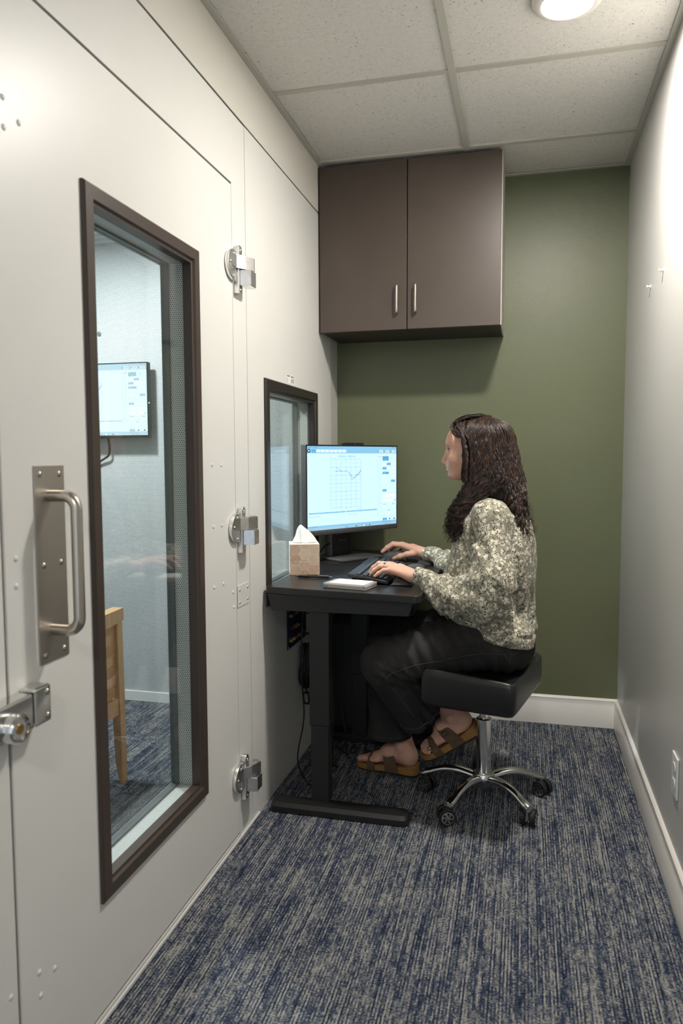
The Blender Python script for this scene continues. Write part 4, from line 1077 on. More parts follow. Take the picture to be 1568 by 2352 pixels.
# ------------------------------------------------------------------ the person: implicit surfaces turned into meshes
def smin(a, b, k):
    if np.isscalar(k) and k <= 0: return np.minimum(a, b)
    h = np.clip(.5 + .5 * (b - a) / k, 0, 1)
    return b + (a - b) * h - k * h * (1 - h)
class Field:
    """distance field on a grid; primitives are blended in, then surface nets give the mesh"""
    def __init__(s, lo, hi, vox):
        s.lo = np.array(lo, float); s.vox = vox; s.n = np.ceil((np.array(hi, float) - s.lo) / vox).astype(int) + 1
        s.d = np.full(s.n, .06, np.float32)
    def win(s, lo, hi):
        a = np.maximum(np.floor((np.array(lo) - s.lo) / s.vox).astype(int), 0); b = np.minimum(np.ceil((np.array(hi) - s.lo) / s.vox).astype(int) + 1, s.n)
        if np.any(b <= a): return None
        sl = tuple(slice(a[i], b[i]) for i in range(3))
        ax = [s.lo[i] + s.vox * np.arange(a[i], b[i]) for i in range(3)]
        X, Y_, Z_ = np.meshgrid(*ax, indexing='ij', sparse=True)
        return sl, X, Y_, Z_
    def put(s, w, d, k, op):
        sl = w[0]
        if op == 'add': s.d[sl] = smin(s.d[sl], d, k)
        elif op == 'sub': s.d[sl] = -smin(-s.d[sl], d, k)
    def cap(s, a, b, ra, rb, k=.01, op='add', flat=None):
        """round cone; flat=(direction, factor<1) squashes it along that direction"""
        a, b = np.array(a, float), np.array(b, float); R = max(ra, rb) + .03 + k
        w = s.win(np.minimum(a, b) - R, np.maximum(a, b) + R)
        if w is None: return s
        X, Y_, Z_ = w[1:]; ba = b - a; L = max((ba ** 2).sum(), 1e-12)
        px, py, pz = X - a[0], Y_ - a[1], Z_ - a[2]
        t = np.clip((px * ba[0] + py * ba[1] + pz * ba[2]) / L, 0, 1)
        qx, qy, qz = px - t * ba[0], py - t * ba[1], pz - t * ba[2]
        if flat is not None:
            n = np.array(flat[0], float); n /= np.linalg.norm(n); f = 1 / flat[1] - 1
            m = qx * n[0] + qy * n[1] + qz * n[2]
            d = np.sqrt((qx + f * m * n[0]) ** 2 + (qy + f * m * n[1]) ** 2 + (qz + f * m * n[2]) ** 2) - (ra + (rb - ra) * t)
            d = d * (flat[1] ** .5)
        else:
            d = np.sqrt(qx * qx + qy * qy + qz * qz) - (ra + (rb - ra) * t)
        s.put(w, d.astype(np.float32), k, op); return s
    def chain(s, pts, rs, k=.01, flat=None, op='add'):
        for i in range(len(pts) - 1): s.cap(pts[i], pts[i + 1], rs[i], rs[i + 1], k, op, flat)
        return s
    def ell(s, c, r, k=.01, op='add', rot=None):
        c, r = np.array(c, float), np.array(r, float); R = r.max() + .03 + k
        w = s.win(c - R, c + R)
        if w is None: return s
        x, y, z = w[1] - c[0], w[2] - c[1], w[3] - c[2]
        if rot is not None:
            m = np.array(rot)
            x, y, z = (m[0, 0] * x + m[0, 1] * y + m[0, 2] * z, m[1, 0] * x + m[1, 1] * y + m[1, 2] * z, m[2, 0] * x + m[2, 1] * y + m[2, 2] * z)
        k0 = np.sqrt((x / r[0]) ** 2 + (y / r[1]) ** 2 + (z / r[2]) ** 2); k1 = np.sqrt((x / r[0] ** 2) ** 2 + (y / r[1] ** 2) ** 2 + (z / r[2] ** 2) ** 2)
        d = k0 * (k0 - 1) / np.maximum(k1, 1e-6)
        s.put(w, d.astype(np.float32), k, op); return s
    def plane(s, p, n, lo=None, hi=None):
        """cut away the side the normal points to"""
        w = s.win(s.lo if lo is None else lo, s.lo + s.vox * s.n if hi is None else hi)
        n = np.array(n, float); n /= np.linalg.norm(n)
        d = (w[1] - p[0]) * n[0] + (w[2] - p[1]) * n[1] + (w[3] - p[2]) * n[2]
        s.d[w[0]] = np.maximum(s.d[w[0]], d); return s
    def disp(s, fn):
        w = s.win(s.lo, s.lo + s.vox * s.n); near = np.abs(s.d) < .03
        X, Y_, Z_ = np.broadcast_arrays(w[1], w[2], w[3])
        s.d[near] += fn(X[near], Y_[near], Z_[near]).astype(np.float32); return s
    def mesh(s):
        d = s.d; neg = d < 0; nx, ny, nz = d.shape
        cnt = np.zeros((nx - 1, ny - 1, nz - 1), np.int8)
        for i in (0, 1):
            for j in (0, 1):
                for k in (0, 1): cnt += neg[i:nx - 1 + i, j:ny - 1 + j, k:nz - 1 + k]
        act = (cnt > 0) & (cnt < 8); I, J, K = np.nonzero(act)
        idx = np.full(act.shape, -1, np.int64); idx[I, J, K] = np.arange(len(I))
        acc = np.zeros((len(I), 3)); num = np.zeros(len(I))
        C8 = [(i, j, k) for i in (0, 1) for j in (0, 1) for k in (0, 1)]
        for a in C8:
            for ax in range(3):
                if a[ax]: continue
                b = list(a); b[ax] = 1
                da = d[I + a[0], J + a[1], K + a[2]]; db = d[I + b[0], J + b[1], K + b[2]]
                cr = (da < 0) != (db < 0); t = np.where(cr, da / np.where(cr, da - db, 1), 0)
                p = np.zeros((len(I), 3)); p += np.array(a); p[:, ax] += t
                acc[cr] += p[cr]; num[cr] += 1
        V = s.lo + s.vox * (np.stack([I, J, K], 1) + acc / num[:, None])
        Q = []
        for ax in range(3):
            o1, o2 = [(1, 2), (2, 0), (0, 1)][ax]
            sl0 = [slice(None)] * 3; sl1 = [slice(None)] * 3; sl0[ax] = slice(0, -1); sl1[ax] = slice(1, None)
            ed = neg[tuple(sl0)] != neg[tuple(sl1)]
            P = np.stack(np.nonzero(ed), 1); ok = (P[:, o1] > 0) & (P[:, o2] > 0) & (P[:, o1] < d.shape[o1] - 1) & (P[:, o2] < d.shape[o2] - 1)
            P = P[ok]; c = []
            for (u1, u2) in ((0, 0), (-1, 0), (-1, -1), (0, -1)):
                q = P.copy(); q[:, o1] += u1; q[:, o2] += u2; c.append(idx[q[:, 0], q[:, 1], q[:, 2]])
            c = np.stack(c, 1); fl = ~neg[P[:, 0], P[:, 1], P[:, 2]]
            c[fl] = c[fl][:, ::-1]; Q.append(c)
        return V, np.concatenate(Q)
def np_mesh(name, V, Q, mats, smooth=True, mi=None):
    me = bpy.data.meshes.new(name); V = np.asarray(V, np.float32); Q = np.asarray(Q, np.int32); k = Q.shape[1]
    me.vertices.add(len(V)); me.vertices.foreach_set('co', V.ravel())
    me.loops.add(Q.size); me.loops.foreach_set('vertex_index', Q.ravel())
    me.polygons.add(len(Q)); me.polygons.foreach_set('loop_start', np.arange(0, Q.size, k, dtype=np.int32))
    me.polygons.foreach_set('use_smooth', np.full(len(Q), smooth))
    for m in (mats if isinstance(mats, (list, tuple)) else [mats]): me.materials.append(m)
    if mi is not None: me.polygons.foreach_set('material_index', np.asarray(mi, np.int32))
    me.update(calc_edges=True); me.validate(); return me

# materials of the figure
M['skin'] = mat('skin', (.60, .33, .235), .48, 0, .4)
t = NT(M['skin']); v = t.coord()
t.color(t.mix(t.ramp(t.noise(v, 28, 3), [(.35, (0, 0, 0)), (.75, (.5, .5, .5))]), (.66, .39, .285), (.64, .29, .205)))
t.bump(t.noise(v, 700, 2), .06, .0006)
M['lip'] = mat('lips', (.42, .14, .13), .4); M['nail'] = mat('nail', (.66, .42, .34), .25)
M['eyewhite'] = mat('eye_white', (.75, .73, .70), .15); M['iris'] = mat('iris_dark_brown', (.03, .018, .010), .1)
M['brow'] = mat('dark_brow', (.018, .010, .006), .6)
M['hair'] = mat('dark_brown_hair', (.030, .015, .008), .36, 0, .6)
t = NT(M['hair']); t.color(t.ramp(t.noise(t.coord(), 45, 2), [(.35, (.012, .006, .004)), (.60, (.034, .016, .009)), (.78, (.078, .036, .018))]))
M['hairshade'] = mat('hair_painted_shade', (.006, .0035, .0025), .9)  # near-black copy of the hair: paints shade between the locks for depth
M['denim'] = mat('black_denim', (.02, .02, .02), .82, 0, .2)
t = NT(M['denim']); v = t.coord()
n1 = t.noise(t.coord((1, 1, 1)), 7, 4, .6); n2 = t.noise(t.coord((900, 900, 260)), 1, 2, .7)
t.color(t.mix(t.ramp(n1, [(.40, (.0, .0, .0)), (.75, (.55, .55, .55))]), t.ramp(n2, [(.3, (.010, .010, .0105)), (.7, (.030, .028, .028))]), (.064, .060, .057)))
t.bump(n2, .35, .0008)
M['stitch'] = mat('denim_stitching', (.050, .046, .042), .8)
def floral():
    m = mat('floral_chiffon', (.3, .3, .24), .72, 0, .2); t = NT(m); v = t.coord()
    wv = t.add('ShaderNodeTexNoise'); wv.inputs['Scale'].default_value = 70; wv.inputs['Detail'].default_value = 2; t.lk(v, wv.inputs['Vector'])
    sb = t.add('ShaderNodeVectorMath', operation='SUBTRACT'); t.lk(wv.outputs['Color'], sb.inputs[0]); sb.inputs[1].default_value = (.5, .5, .5)
    sc = t.add('ShaderNodeVectorMath', operation='SCALE'); t.lk(sb.outputs[0], sc.inputs[0]); sc.inputs['Scale'].default_value = .006
    ad = t.add('ShaderNodeVectorMath', operation='ADD'); t.lk(v, ad.inputs[0]); t.lk(sc.outputs[0], ad.inputs[1]); w = ad.outputs[0]
    def vor(scale, feat='F1', out='Distance', rnd=1.0):
        n = t.add('ShaderNodeTexVoronoi'); n.feature = feat; n.inputs['Scale'].default_value = scale; n.inputs['Randomness'].default_value = rnd
        t.lk(w, n.inputs['Vector']); return n.outputs[out]
    big = vor(68); bigc = vor(68, 'F1', 'Color'); pet = vor(200); leaf = vor(150, 'F1', 'Color'); leafd = vor(150)
    base = t.ramp(t.noise(v, 22, 2), [(.3, (.18, .175, .125)), (.7, (.30, .285, .215))])
    fl = t.math('SUBTRACT', .84, t.math('ADD', big, t.math('MULTIPLY', pet, .62)))   # cream flowers: petals inside cells
    flm = t.ramp(fl, [(.02, (0, 0, 0)), (.10, (1, 1, 1))])
    sepc = t.add('ShaderNodeSeparateColor'); t.lk(bigc, sepc.inputs[0])
    keep = t.math('GREATER_THAN', sepc.outputs[0], .14)
    cream = t.ramp(sepc.outputs[1], [(.0, (.50, .475, .37)), (.5, (.68, .635, .53)), (1, (.60, .50, .40))])
    c1 = t.mix(t.math('MULTIPLY', flm, keep), base, cream)
    sl = t.add('ShaderNodeSeparateColor'); t.lk(leaf, sl.inputs[0])
    lf = t.math('MULTIPLY', t.math('GREATER_THAN', sl.outputs[0], .80), t.math('LESS_THAN', leafd, .40))
    c2 = t.mix(t.math('MULTIPLY', lf, .6), c1, (.30, .30, .22))
    spk = t.noise(v, 190, 2, .6, .4)                                                  # small dark marks between the petals
    dk_ = t.math('MULTIPLY', t.math('GREATER_THAN', sl.outputs[1], .50), t.math('LESS_THAN', t.math('ADD', leafd, t.math('MULTIPLY', spk, .5)), .62))
    c3 = t.mix(t.math('MULTIPLY', dk_, .92), c2, (.030, .028, .022))
    t.color(c3)
    b = t.b; b.inputs['Sheen Weight'].default_value = .1
    t.bump(t.noise(v, 60, 3), .25, .003)
    return m
M['floral'] = floral()
M['cork'] = speck('cork_footbed', (.30, .155, .045), .8, .35, 260, (500, .4, .001))
M['suede'] = speck('brown_leather_strap', (.105, .066, .036), .62, .15, 60, (500, .15, .0006))
M['sole'] = mat('dark_sole', (.022, .016, .011), .7)
M['buckle'] = mat('bronze_buckle', (.12, .075, .045), .35, .7)
M['silverring'] = mat('silver_ring', (.5, .45, .38), .3, 1.0)

parts = []        # (V, Q, material index) pieces of the skin
# ---- head and neck, in head coordinates: f forward, l to her left, u up; then turned into the room
HC = np.array([-.154, 2.560, 1.232]); yawh = radians(7)
fw_ = np.array([-cos(yawh), sin(yawh), 0.0]); lf_ = np.array([-sin(yawh), -cos(yawh), 0.0]); up_ = np.array([0, 0, 1.0])
pit = radians(-3)
fwp = fw_ * cos(pit) + up_ * sin(pit); upp = up_ * cos(pit) - fw_ * sin(pit)
def hw(V): V = np.asarray(V, float); return HC + V[..., 0:1] * fwp + V[..., 1:2] * lf_ + V[..., 2:3] * upp
F = Field((-.13, -.10, -.20), (.15, .10, .135), .002)
F.ell((-.010, 0, .036), (.092, .071, .080), .0)                      # skull
F.ell((.040, 0, .010), (.066, .062, .080), .03)                      # face mass
F.ell((.069, 0, .052), (.038, .054, .044), .025)                     # forehead
F.ell((.062, 0, -.042), (.046, .046, .040), .03)                     # mouth and jaw
F.ell((.088, 0, -.0665), (.0225, .020, .0155), .016)                    # chin
for s_ in (-1, 1):
    F.cap((.012, s_ * .052, -.024), (.070, s_ * .022, -.065), .020, .016, .022)   # jaw line
    F.ell((.068, s_ * .037, -.016), (.030, .024, .026), .022)        # cheek
    F.ell((.088, s_ * .026, .043), (.018, .022, .008), .014)         # brow ridge
    F.ell((.1065, s_ * .032, .022), (.020, .017, .012), .010, 'sub') # eye socket
    F.ell((.0835, s_ * .032, .020), (.0140, .0135, .0125), .003)     # lids over the eyeball
    F.ell((.0985, s_ * .0345, .0195), (.0110, .0125, .0046), .001, 'sub')
    F.ell((.108, s_ * .0098, -.024), (.0085, .0068, .0066), .007)    # nostril wing
F.chain([(.100, 0, .030), (.109, 0, .010), (.1235, 0, -.016)], [.0070, .0068, .0078], .010)   # nose bridge to tip
F.ell((.117, 0, -.023), (.0095, .0082, .0062), .006)
for s_ in (-1, 1): F.ell((.1145, s_ * .0058, -.030), (.0040, .0026, .0030), .002, 'sub')
F.ell((.092, 0, -.040), (.020, .030, .020), .012)
F.ell((.1055, 0, -.0355), (.0105, .021, .0060), .005)                # upper lip
F.ell((.1040, 0, -.0455), (.0105, .018, .0064), .006)                # lower lip
F.ell((.1150, 0, -.0405), (.0090, .026, .0014), .002, 'sub')         # mouth line
F.ell((.1125, 0, -.0555), (.0090, .020, .0038), .007, 'sub')         # dip over the chin
F.cap((-.020, 0, -.03), (-.045, 0, -.20), .050, .056, .03)           # neck
for s_ in (-1, 1):
    F.ell((-.006, s_ * .072, .000), (.016, .007, .030), .008)        # ear
V, Q = F.mesh()
qc = V[Q].mean(1); mi = np.where((np.abs(qc[:, 1]) < .021 - .5 * np.abs(qc[:, 2] + .041)) & (qc[:, 0] > .101) & (qc[:, 2] < -.0325) & (qc[:, 2] > -.0510), 1, 0)
parts.append((hw(V), Q, mi))
def eye_parts():
    out = []
    for s_ in (-1, 1):
        V, F_ = lathe_data([(.0001, -.0105)] + [(.0108 * sin(a), -.0108 * cos(a)) for a in [pi * k / 14 for k in range(1, 14)]] + [(.0001, .0108)], (0, 0, 0), (1, 0, 0), 18)
        out.append((s_, V, F_))
    return out
# ---- hands
def finger(Fd, pts, r, k=.004):
    Fd.chain(pts, r, k)
def hand_mesh(lo, hi, wrist, fore, palm, fingers, thumb, flat_n, vox=.0018):
    Fd = Field(lo, hi, vox)
    Fd.cap(fore, wrist, .029, .0245, .01, 'add', (flat_n, .78))
    kn = [np.array(f[0]) for f in fingers]; w = np.array(wrist)
    for i, kp in enumerate(kn):                                       # palm: rays from wrist to each knuckle
        side = (kn[0] - kn[-1]); side /= np.linalg.norm(side); o = side * (.5 - i / 3) * .022
        Fd.cap(w + o, kp, .0165, .0118, .010)
    Fd.cap(w, palm, .020, .019, .012)
    for f, r0 in zip(fingers, (.0088, .0092, .0088, .0076)):
        Fd.chain(f, [r0 * 1.16, r0, r0 * .93, r0 * .72], .0035)
    Fd.chain(thumb, [.0150, .0125, .0108, .0082], .006)
    return Fd.mesh()
# left hand resting on the keyboard (little finger nearest the viewer)
LW = (-.368, 2.468, .817)
lfing = [[(-.450, 2.536, .842), (-.487, 2.556, .843), (-.507, 2.563, .826), (-.519, 2.566, .8125)],   # index
         [(-.456, 2.516, .846), (-.497, 2.531, .847), (-.519, 2.538, .830), (-.531, 2.541, .8130)],   # middle
         [(-.451, 2.495, .842), (-.488, 2.507, .841), (-.510, 2.512, .825), (-.522, 2.514, .8120)],   # ring
         [(-.441, 2.475, .834), (-.471, 2.482, .831), (-.490, 2.484, .819), (-.502, 2.485, .8090)]]   # little
lth = [(-.398, 2.492, .816), (-.425, 2.536, .815), (-.452, 2.560, .810), (-.474, 2.572, .806)]
V, Q = hand_mesh((-.56, 2.41, .775), (-.26, 2.61, .89), LW, (-.318, 2.444, .818), (-.415, 2.498, .834), lfing, lth, (0, .1, 1))
parts.append((V, Q, None))
# right hand over the mouse (thumb nearest the viewer)
RW = (-.408, 3.030, .824)
rfing = [[(-.500, 3.058, .848), (-.540, 3.060, .851), (-.566, 3.056, .835), (-.585, 3.052, .820)],
         [(-.503, 3.080, .851), (-.545, 3.086, .853), (-.572, 3.086, .836), (-.590, 3.086, .820)],
         [(-.496, 3.100, .846), (-.534, 3.110, .845), (-.556, 3.113, .828), (-.568, 3.115, .812)],
         [(-.484, 3.117, .838), (-.512, 3.130, .833), (-.530, 3.135, .816), (-.540, 3.138, .802)]]
rth = [(-.436, 3.028, .822), (-.474, 3.016, .817), (-.504, 3.014, .807), (-.528, 3.018, .798)]
V, Q = hand_mesh((-.63, 2.93, .775), (-.30, 3.17, .90), RW, (-.368, 3.002, .823), (-.455, 3.058, .838), rfing, rth, (0, .1, 1))
parts.append((V, Q, None))
# ---- feet, modelled flat in foot space (x to the toes, y to the big-toe side, z up)
def foot_mesh(shin, side):
    Fd = Field((-.03, -.07, -.01), (.27, .07, .26), .0022)
    Fd.ell((.030, 0, .034), (.036, .030, .036), .0)
    Fd.cap((.045, 0, .050), (.110, .004, .048), .036, .031, .02)
    Fd.cap((.110, .004, .046), (.165, .006, .024), .030, .020, .02, 'add', ((0, 0, 1), .85))
    Fd.ell((.166, .004, .018), (.034, .043, .017), .016)
    Fd.ell((.10, -.010, .020), (.07, .030, .018), .015)
    s0 = np.array((.052, 0, .078)); Fd.cap(s0, s0 + np.array(shin) * .045, .0335, .031, .02)
    Fd.cap(s0 + np.array(shin) * .045, s0 + np.array(shin) * .16, .031, .043, .01)
    for yy in (-.030, .031): Fd.ell((.052, yy, .077), (.014, .009, .013), .012)       # ankle bones
    Fd.cap((.016, 0, .050), s0 + np.array(shin) * .06 + np.array((-.018, 0, 0)), .017, .013, .02)
    toes = [((.190, .027), (.229, .024), .0128), ((.193, .007), (.229, .005), .0092), ((.188, -.009), (.221, -.010), .0086), ((.181, -.023), (.210, -.025), .0082), ((.172, -.036), (.196, -.038), .0078)]
    for a, b, r in toes:
        m = ((a[0] + b[0]) / 2, (a[1] + b[1]) / 2)
        Fd.chain([(a[0], a[1], .016), (m[0], m[1], .0165), (b[0], b[1], r * .9)], [r * .95, r * .98, r], .005)
    V, Q = Fd.mesh(); V[:, 1] *= side
    if side < 0: Q = Q[:, ::-1]
    return V, Q
def foot_matrix(heel, toe, roll=0.0):
    x = (Vector(toe) - Vector(heel)).normalized(); z = Vector((0, 0, 1)); y = z.cross(x).normalized(); z = x.cross(y)
    m = Matrix(((x.x, y.x, z.x, heel[0]), (x.y, y.y, z.y, heel[1]), (x.z, y.z, z.z, heel[2]), (0, 0, 0, 1)))
    return m @ Matrix.Rotation(roll, 4, 'X')
SOLE = .034          # thickness of sandal under the foot
def apply(m, V): m = np.array(m); return V @ m[:3, :3].T + m[:3, 3]
# right foot: flat on the floor; her right foot shows its inner side
mR = foot_matrix((-.388, 2.722, .0345), (-.632, 2.786, .0205))
shinR = np.array(mR.inverted().to_3x3() @ (Vector((-.475, 2.735, .40)) - Vector((-.440, 2.735, .11))).normalized())
V, Q = foot_mesh(shinR, 1 if (mR.to_3x3() @ Vector((0, 1, 0))).y < 0 else -1); sideR = 1 if (mR.to_3x3() @ Vector((0, 1, 0))).y < 0 else -1
parts.append((apply(mR, V), Q, None))
# left foot: tucked back, toes down on the stool's base
mL = foot_matrix((-.160, 2.595, .268), (-.350, 2.628, .132), radians(-14))
shinL = np.array(mL.inverted().to_3x3() @ (Vector((-.40, 2.44, .50)) - Vector((-.235, 2.575, .325))).normalized())
sideL = -1 if (mL.to_3x3() @ Vector((0, 1, 0))).y < 0 else 1
V, Q = foot_mesh(shinL, sideL); parts.append((apply(mL, V), Q, None))
# ---- trunk and limbs under the clothes
F = Field((-.56, 2.30, .10), (.08, 3.06, 1.16), .009)
F.ell((-.055, 2.535, .625), (.085, .165, .09), .0); F.ell((-.085, 2.545, .76), (.085, .125, .14), .05); F.ell((-.10, 2.555, .95), (.090, .14, .13), .05)
F.cap((-.10, 2.56, 1.0), (-.105, 2.56, 1.12), .06, .045, .03)
Lsh, Lel = (-.105, 2.435, 1.000), (-.092, 2.355, .770); Rsh, Rel = (-.125, 2.715, 1.010), (-.185, 2.835, .785)
F.chain([Lsh, Lel, (-.22, 2.40, .785), (-.30, 2.44, .818)], [.036, .034, .030, .020], .02); F.chain([Rsh, Rel, (-.32, 2.965, .812)], [.042, .034, .018], .02)
LH, LK, LA = (-.05, 2.455, .605), (-.455, 2.395, .520), (-.325, 2.505, .395)
RH, RK, RA = (-.05, 2.615, .605), (-.500, 2.715, .515), (-.460, 2.732, .230)
F.chain([LH, LK, LA], [.075, .050, .036], .03); F.chain([RH, RK, RA], [.075, .050, .036], .03)
V, Q = F.mesh(); parts.append((V, Q, None))
VV, QQ, MI = [], [], []; off = 0
for V, Q, mi in parts:
    VV.append(V); QQ.append(Q + off); MI.append(np.zeros(len(Q), int) if mi is None else mi); off += len(V)
me = np_mesh('person', np.concatenate(VV), np.concatenate(QQ), [M['skin'], M['lip']], True, np.concatenate(MI))
person = obj('person', me); tag(person, 'person in a floral blouse and black jeans seated on the stool, typing', 'person')
# eyes, lashes and brows
for s_, V, F_ in eye_parts():
    e = obj('eye', mesh_of('eye', [Vector(hw(np.array(list(v)) + np.array([.0860, s_ * .032, .0195]))) for v in V], F_, M['eyewhite'], True), person)
    Vi, Fi = lathe_data([(.0078, .0080), (.0066, .0094), (.0034, .0110), (.0001, .0114)], (0, 0, 0), (1, 0, 0), 16)
    obj('iris', mesh_of('iris', [Vector(hw(np.array(list(v)) + np.array([.0860, s_ * .032, .0195]))) for v in Vi], Fi, M['iris'], True), e)
    br = [hw(np.array([x, s_ * y, z])) for x, y, z in ((.1075, .013, .0400), (.1060, .024, .0445), (.0985, .036, .0465), (.087, .047, .0425))]
    tube('eyebrow', [tuple(b) for b in br], [.0022, .0024, .0026, .0027, .0028, .0028, .0028, .0027, .0026, .0024, .0020, .0016, .0010], M['brow'], person, 6, 4)
    la = [hw(np.array([x, s_ * y, z])) for x, y, z in ((.0985, .0225, .0240), (.1010, .029, .0265), (.0985, .037, .0250), (.091, .0435, .0215))]
    tube('eyelashes', [tuple(b) for b in la], .0011, M['brow'], person, 5, 4)
# finger nails and the ring
for hnd in (lfing, rfing):
    for f in hnd:
        a, b = Vector(f[2]), Vector(f[3]); d = (b - a).normalized(); up = (Vector((0, 0, 1)) - d * d.z).normalized(); sd = d.cross(up)
        V, F_ = [], []
        for i in range(5):
            for j in range(5):
                u_, w_ = -1 + i / 2, -1 + j / 2
                V.append(b + d * (.0005 + .0052 * u_) + sd * (.0042 * w_) + up * (.0064 - .0016 * w_ * w_ - .0012 * u_ * (u_ > 0)))
        for i in range(4):
            for j in range(4): k = i * 5 + j; F_.append((k, k + 1, k + 6, k + 5))
        obj('fingernail', mesh_of('fingernail', V, F_, M['nail'], True), person)
a, b = Vector(lfing[2][0]), Vector(lfing[2][1]); d = (b - a).normalized(); c = a.lerp(b, .52); up = (Vector((0, 0, 1)) - d * d.z).normalized(); sd = d.cross(up)
rg = obj('ring', (lambda VF: mesh_of('ring', VF[0], VF[1], M['silverring'], True))(tube_data([c + (up * cos(q) + sd * sin(q)) * .0102 for q in [2 * pi * k / 24 for k in range(25)]], .0014, 6)), person)
lathe('stone', [(.0035, -.001), (.0042, .0012), (.0026, .0032), (.0004, .0036)], c + up * .0112, M['iris'], rg, tuple(up), 10)

# ---- jeans
def wr(x, y, z, dirv, wl, ph=0.0):
    n = Vector(dirv).normalized(); s_ = (x * n.x + y * n.y + z * n.z)
    return np.sin(2 * pi * s_ / wl + ph + 1.3 * np.sin(23 * x + 17 * z) + .9 * np.sin(31 * y - 19 * x))
F = Field((-.62, 2.28, .10), (.09, 2.86, .74), .0042)
F.ell((-.052, 2.535, .615), (.084, .178, .098), .0)
F.ell((-.042, 2.535, .585), (.078, .182, .075), .03)
F.cap((-.06, 2.455, .605), (-.26, 2.425, .585), .086, .088, .04); F.cap((-.26, 2.425, .585), (-.452, 2.398, .528), .088, .078, .03)
F.cap((-.06, 2.615, .605), (-.26, 2.665, .585), .086, .086, .04); F.cap((-.26, 2.665, .585), (-.50, 2.715, .522), .086, .074, .03)
hemL, dirL = np.array((-.338, 2.515, .325)), np.array((-.338 + .455, 2.515 - 2.398, .325 - .525)); dirL /= np.linalg.norm(dirL)
F.cap((-.452, 2.398, .525), hemL + dirL * .05, .077, .088, .02)
hemR = np.array((-.492, 2.735, .148)); F.cap((-.502, 2.715, .520), hemR + np.array((0, 0, -.05)), .074, .086, .02)
def folds_j(x, y, z):
    r = .0042 * wr(x, y, z, (.9, .2, .6), .042) * np.exp(-((x + .30) / .14) ** 2)
    r += .0050 * wr(x, y, z, (.6, 0, 1), .034, 1.0) * np.exp(-(((x + .40) / .06) ** 2 + ((z - .49) / .05) ** 2))
    r += .0038 * wr(x, y, z, (1, 0, .1), .040, 2.0) * np.exp(-((x + .06) / .09) ** 2)
    r += .0014 * np.sin(40 * x + 30 * z + 25 * y)
    return r
F.disp(folds_j)
# cut the hems and hollow the legs
nL = dirL + np.array((0.18, 0, .12)); F.plane(hemL, nL, (-.46, 2.28, .15), (-.18, 2.63, .405))
F.plane(hemR, (0.02, 0, -1), (-.60, 2.62, .10), (-.38, 2.86, .30))
F.cap(hemL - dirL * .06, hemL + dirL * .08, .076, .081, .004, 'sub'); F.cap(hemR + np.array((0, 0, .08)), hemR + np.array((0, 0, -.08)), .074, .079, .004, 'sub')
V, Q = F.mesh(); jeans = obj('jeans', np_mesh('jeans', V, Q, M['denim']), person)
def on_surface(F, p, it=12):
    """walk a point to the zero set of the field"""
    p = np.array(p, float)
    for _ in range(it):
        g = np.clip(((p - F.lo) / F.vox), 1, np.array(F.n) - 3); i = np.floor(g).astype(int); f = g - i
        def smp(q):
            q = np.clip(q, 0, np.array(F.n) - 2); j = np.floor(q).astype(int); h = q - j; r = 0
            for a in (0, 1):
                for b in (0, 1):
                    for c in (0, 1): r += F.d[j[0] + a, j[1] + b, j[2] + c] * (h[0] if a else 1 - h[0]) * (h[1] if b else 1 - h[1]) * (h[2] if c else 1 - h[2])
            return r
        d0 = smp(g); gr = np.array([smp(g + e) - smp(g - e) for e in np.eye(3)]) / 2
        nn = np.linalg.norm(gr); 
        if nn < 1e-6: break
        p = p - gr / nn * np.clip(d0, -.02, .02)
    return p, gr / max(nn, 1e-9)
def seam(name, pts, r, m, parent, Fd, n=6):
    path = []
    for p in catmull(pts, n):
        q, g = on_surface(Fd, tuple(p)); path.append(Vector(q + g * r * .3))
    for _ in range(3): path = [path[0]] + [(path[i - 1] + path[i] * 2 + path[i + 1]) / 4 for i in range(1, len(path) - 1)] + [path[-1]]
    V, F_ = tube_data(path, r, 5); return obj(name, mesh_of(name, V, F_, m, True), parent)
seam('side_seam', [(-.02, 2.30, .60), (-.12, 2.30, .588), (-.22, 2.30, .570), (-.32, 2.30, .548), (-.40, 2.30, .515), (-.43, 2.31, .49), (-.41, 2.33, .44), (-.37, 2.38, .38), (-.345, 2.42, .335)], .0012, M['stitch'], jeans, F)
seam('pocket_seam', [(-.10, 2.30, .625), (-.065, 2.30, .60), (-.045, 2.30, .565)], .0011, M['stitch'], jeans, F)
seam('pocket_seam', [(.005, 2.31, .61), (-.03, 2.30, .585), (-.028, 2.30, .55)], .0011, M['stitch'], jeans, F)
def hem_ring(c, ax, r, name):
    ax = Vector(ax).normalized(); a1 = ax.cross(Vector((0, 1, .1))).normalized(); a2 = ax.cross(a1); pts = []
    for k in range(37):
        q = 2 * pi * k / 36; p, g = on_surface(F, tuple(Vector(c) + (a1 * cos(q) + a2 * sin(q)) * r)); pts.append(Vector(p + g * .0002))
    V, F_ = tube_data(pts, .0016, 5, False); obj(name, mesh_of(name, V, F_, M['stitch'], True), jeans)
hem_ring(hemL - dirL * .020, dirL, .088, 'hem_stitch'); hem_ring(hemR + np.array((0, 0, .018)), (0, 0, 1), .086, 'hem_stitch')

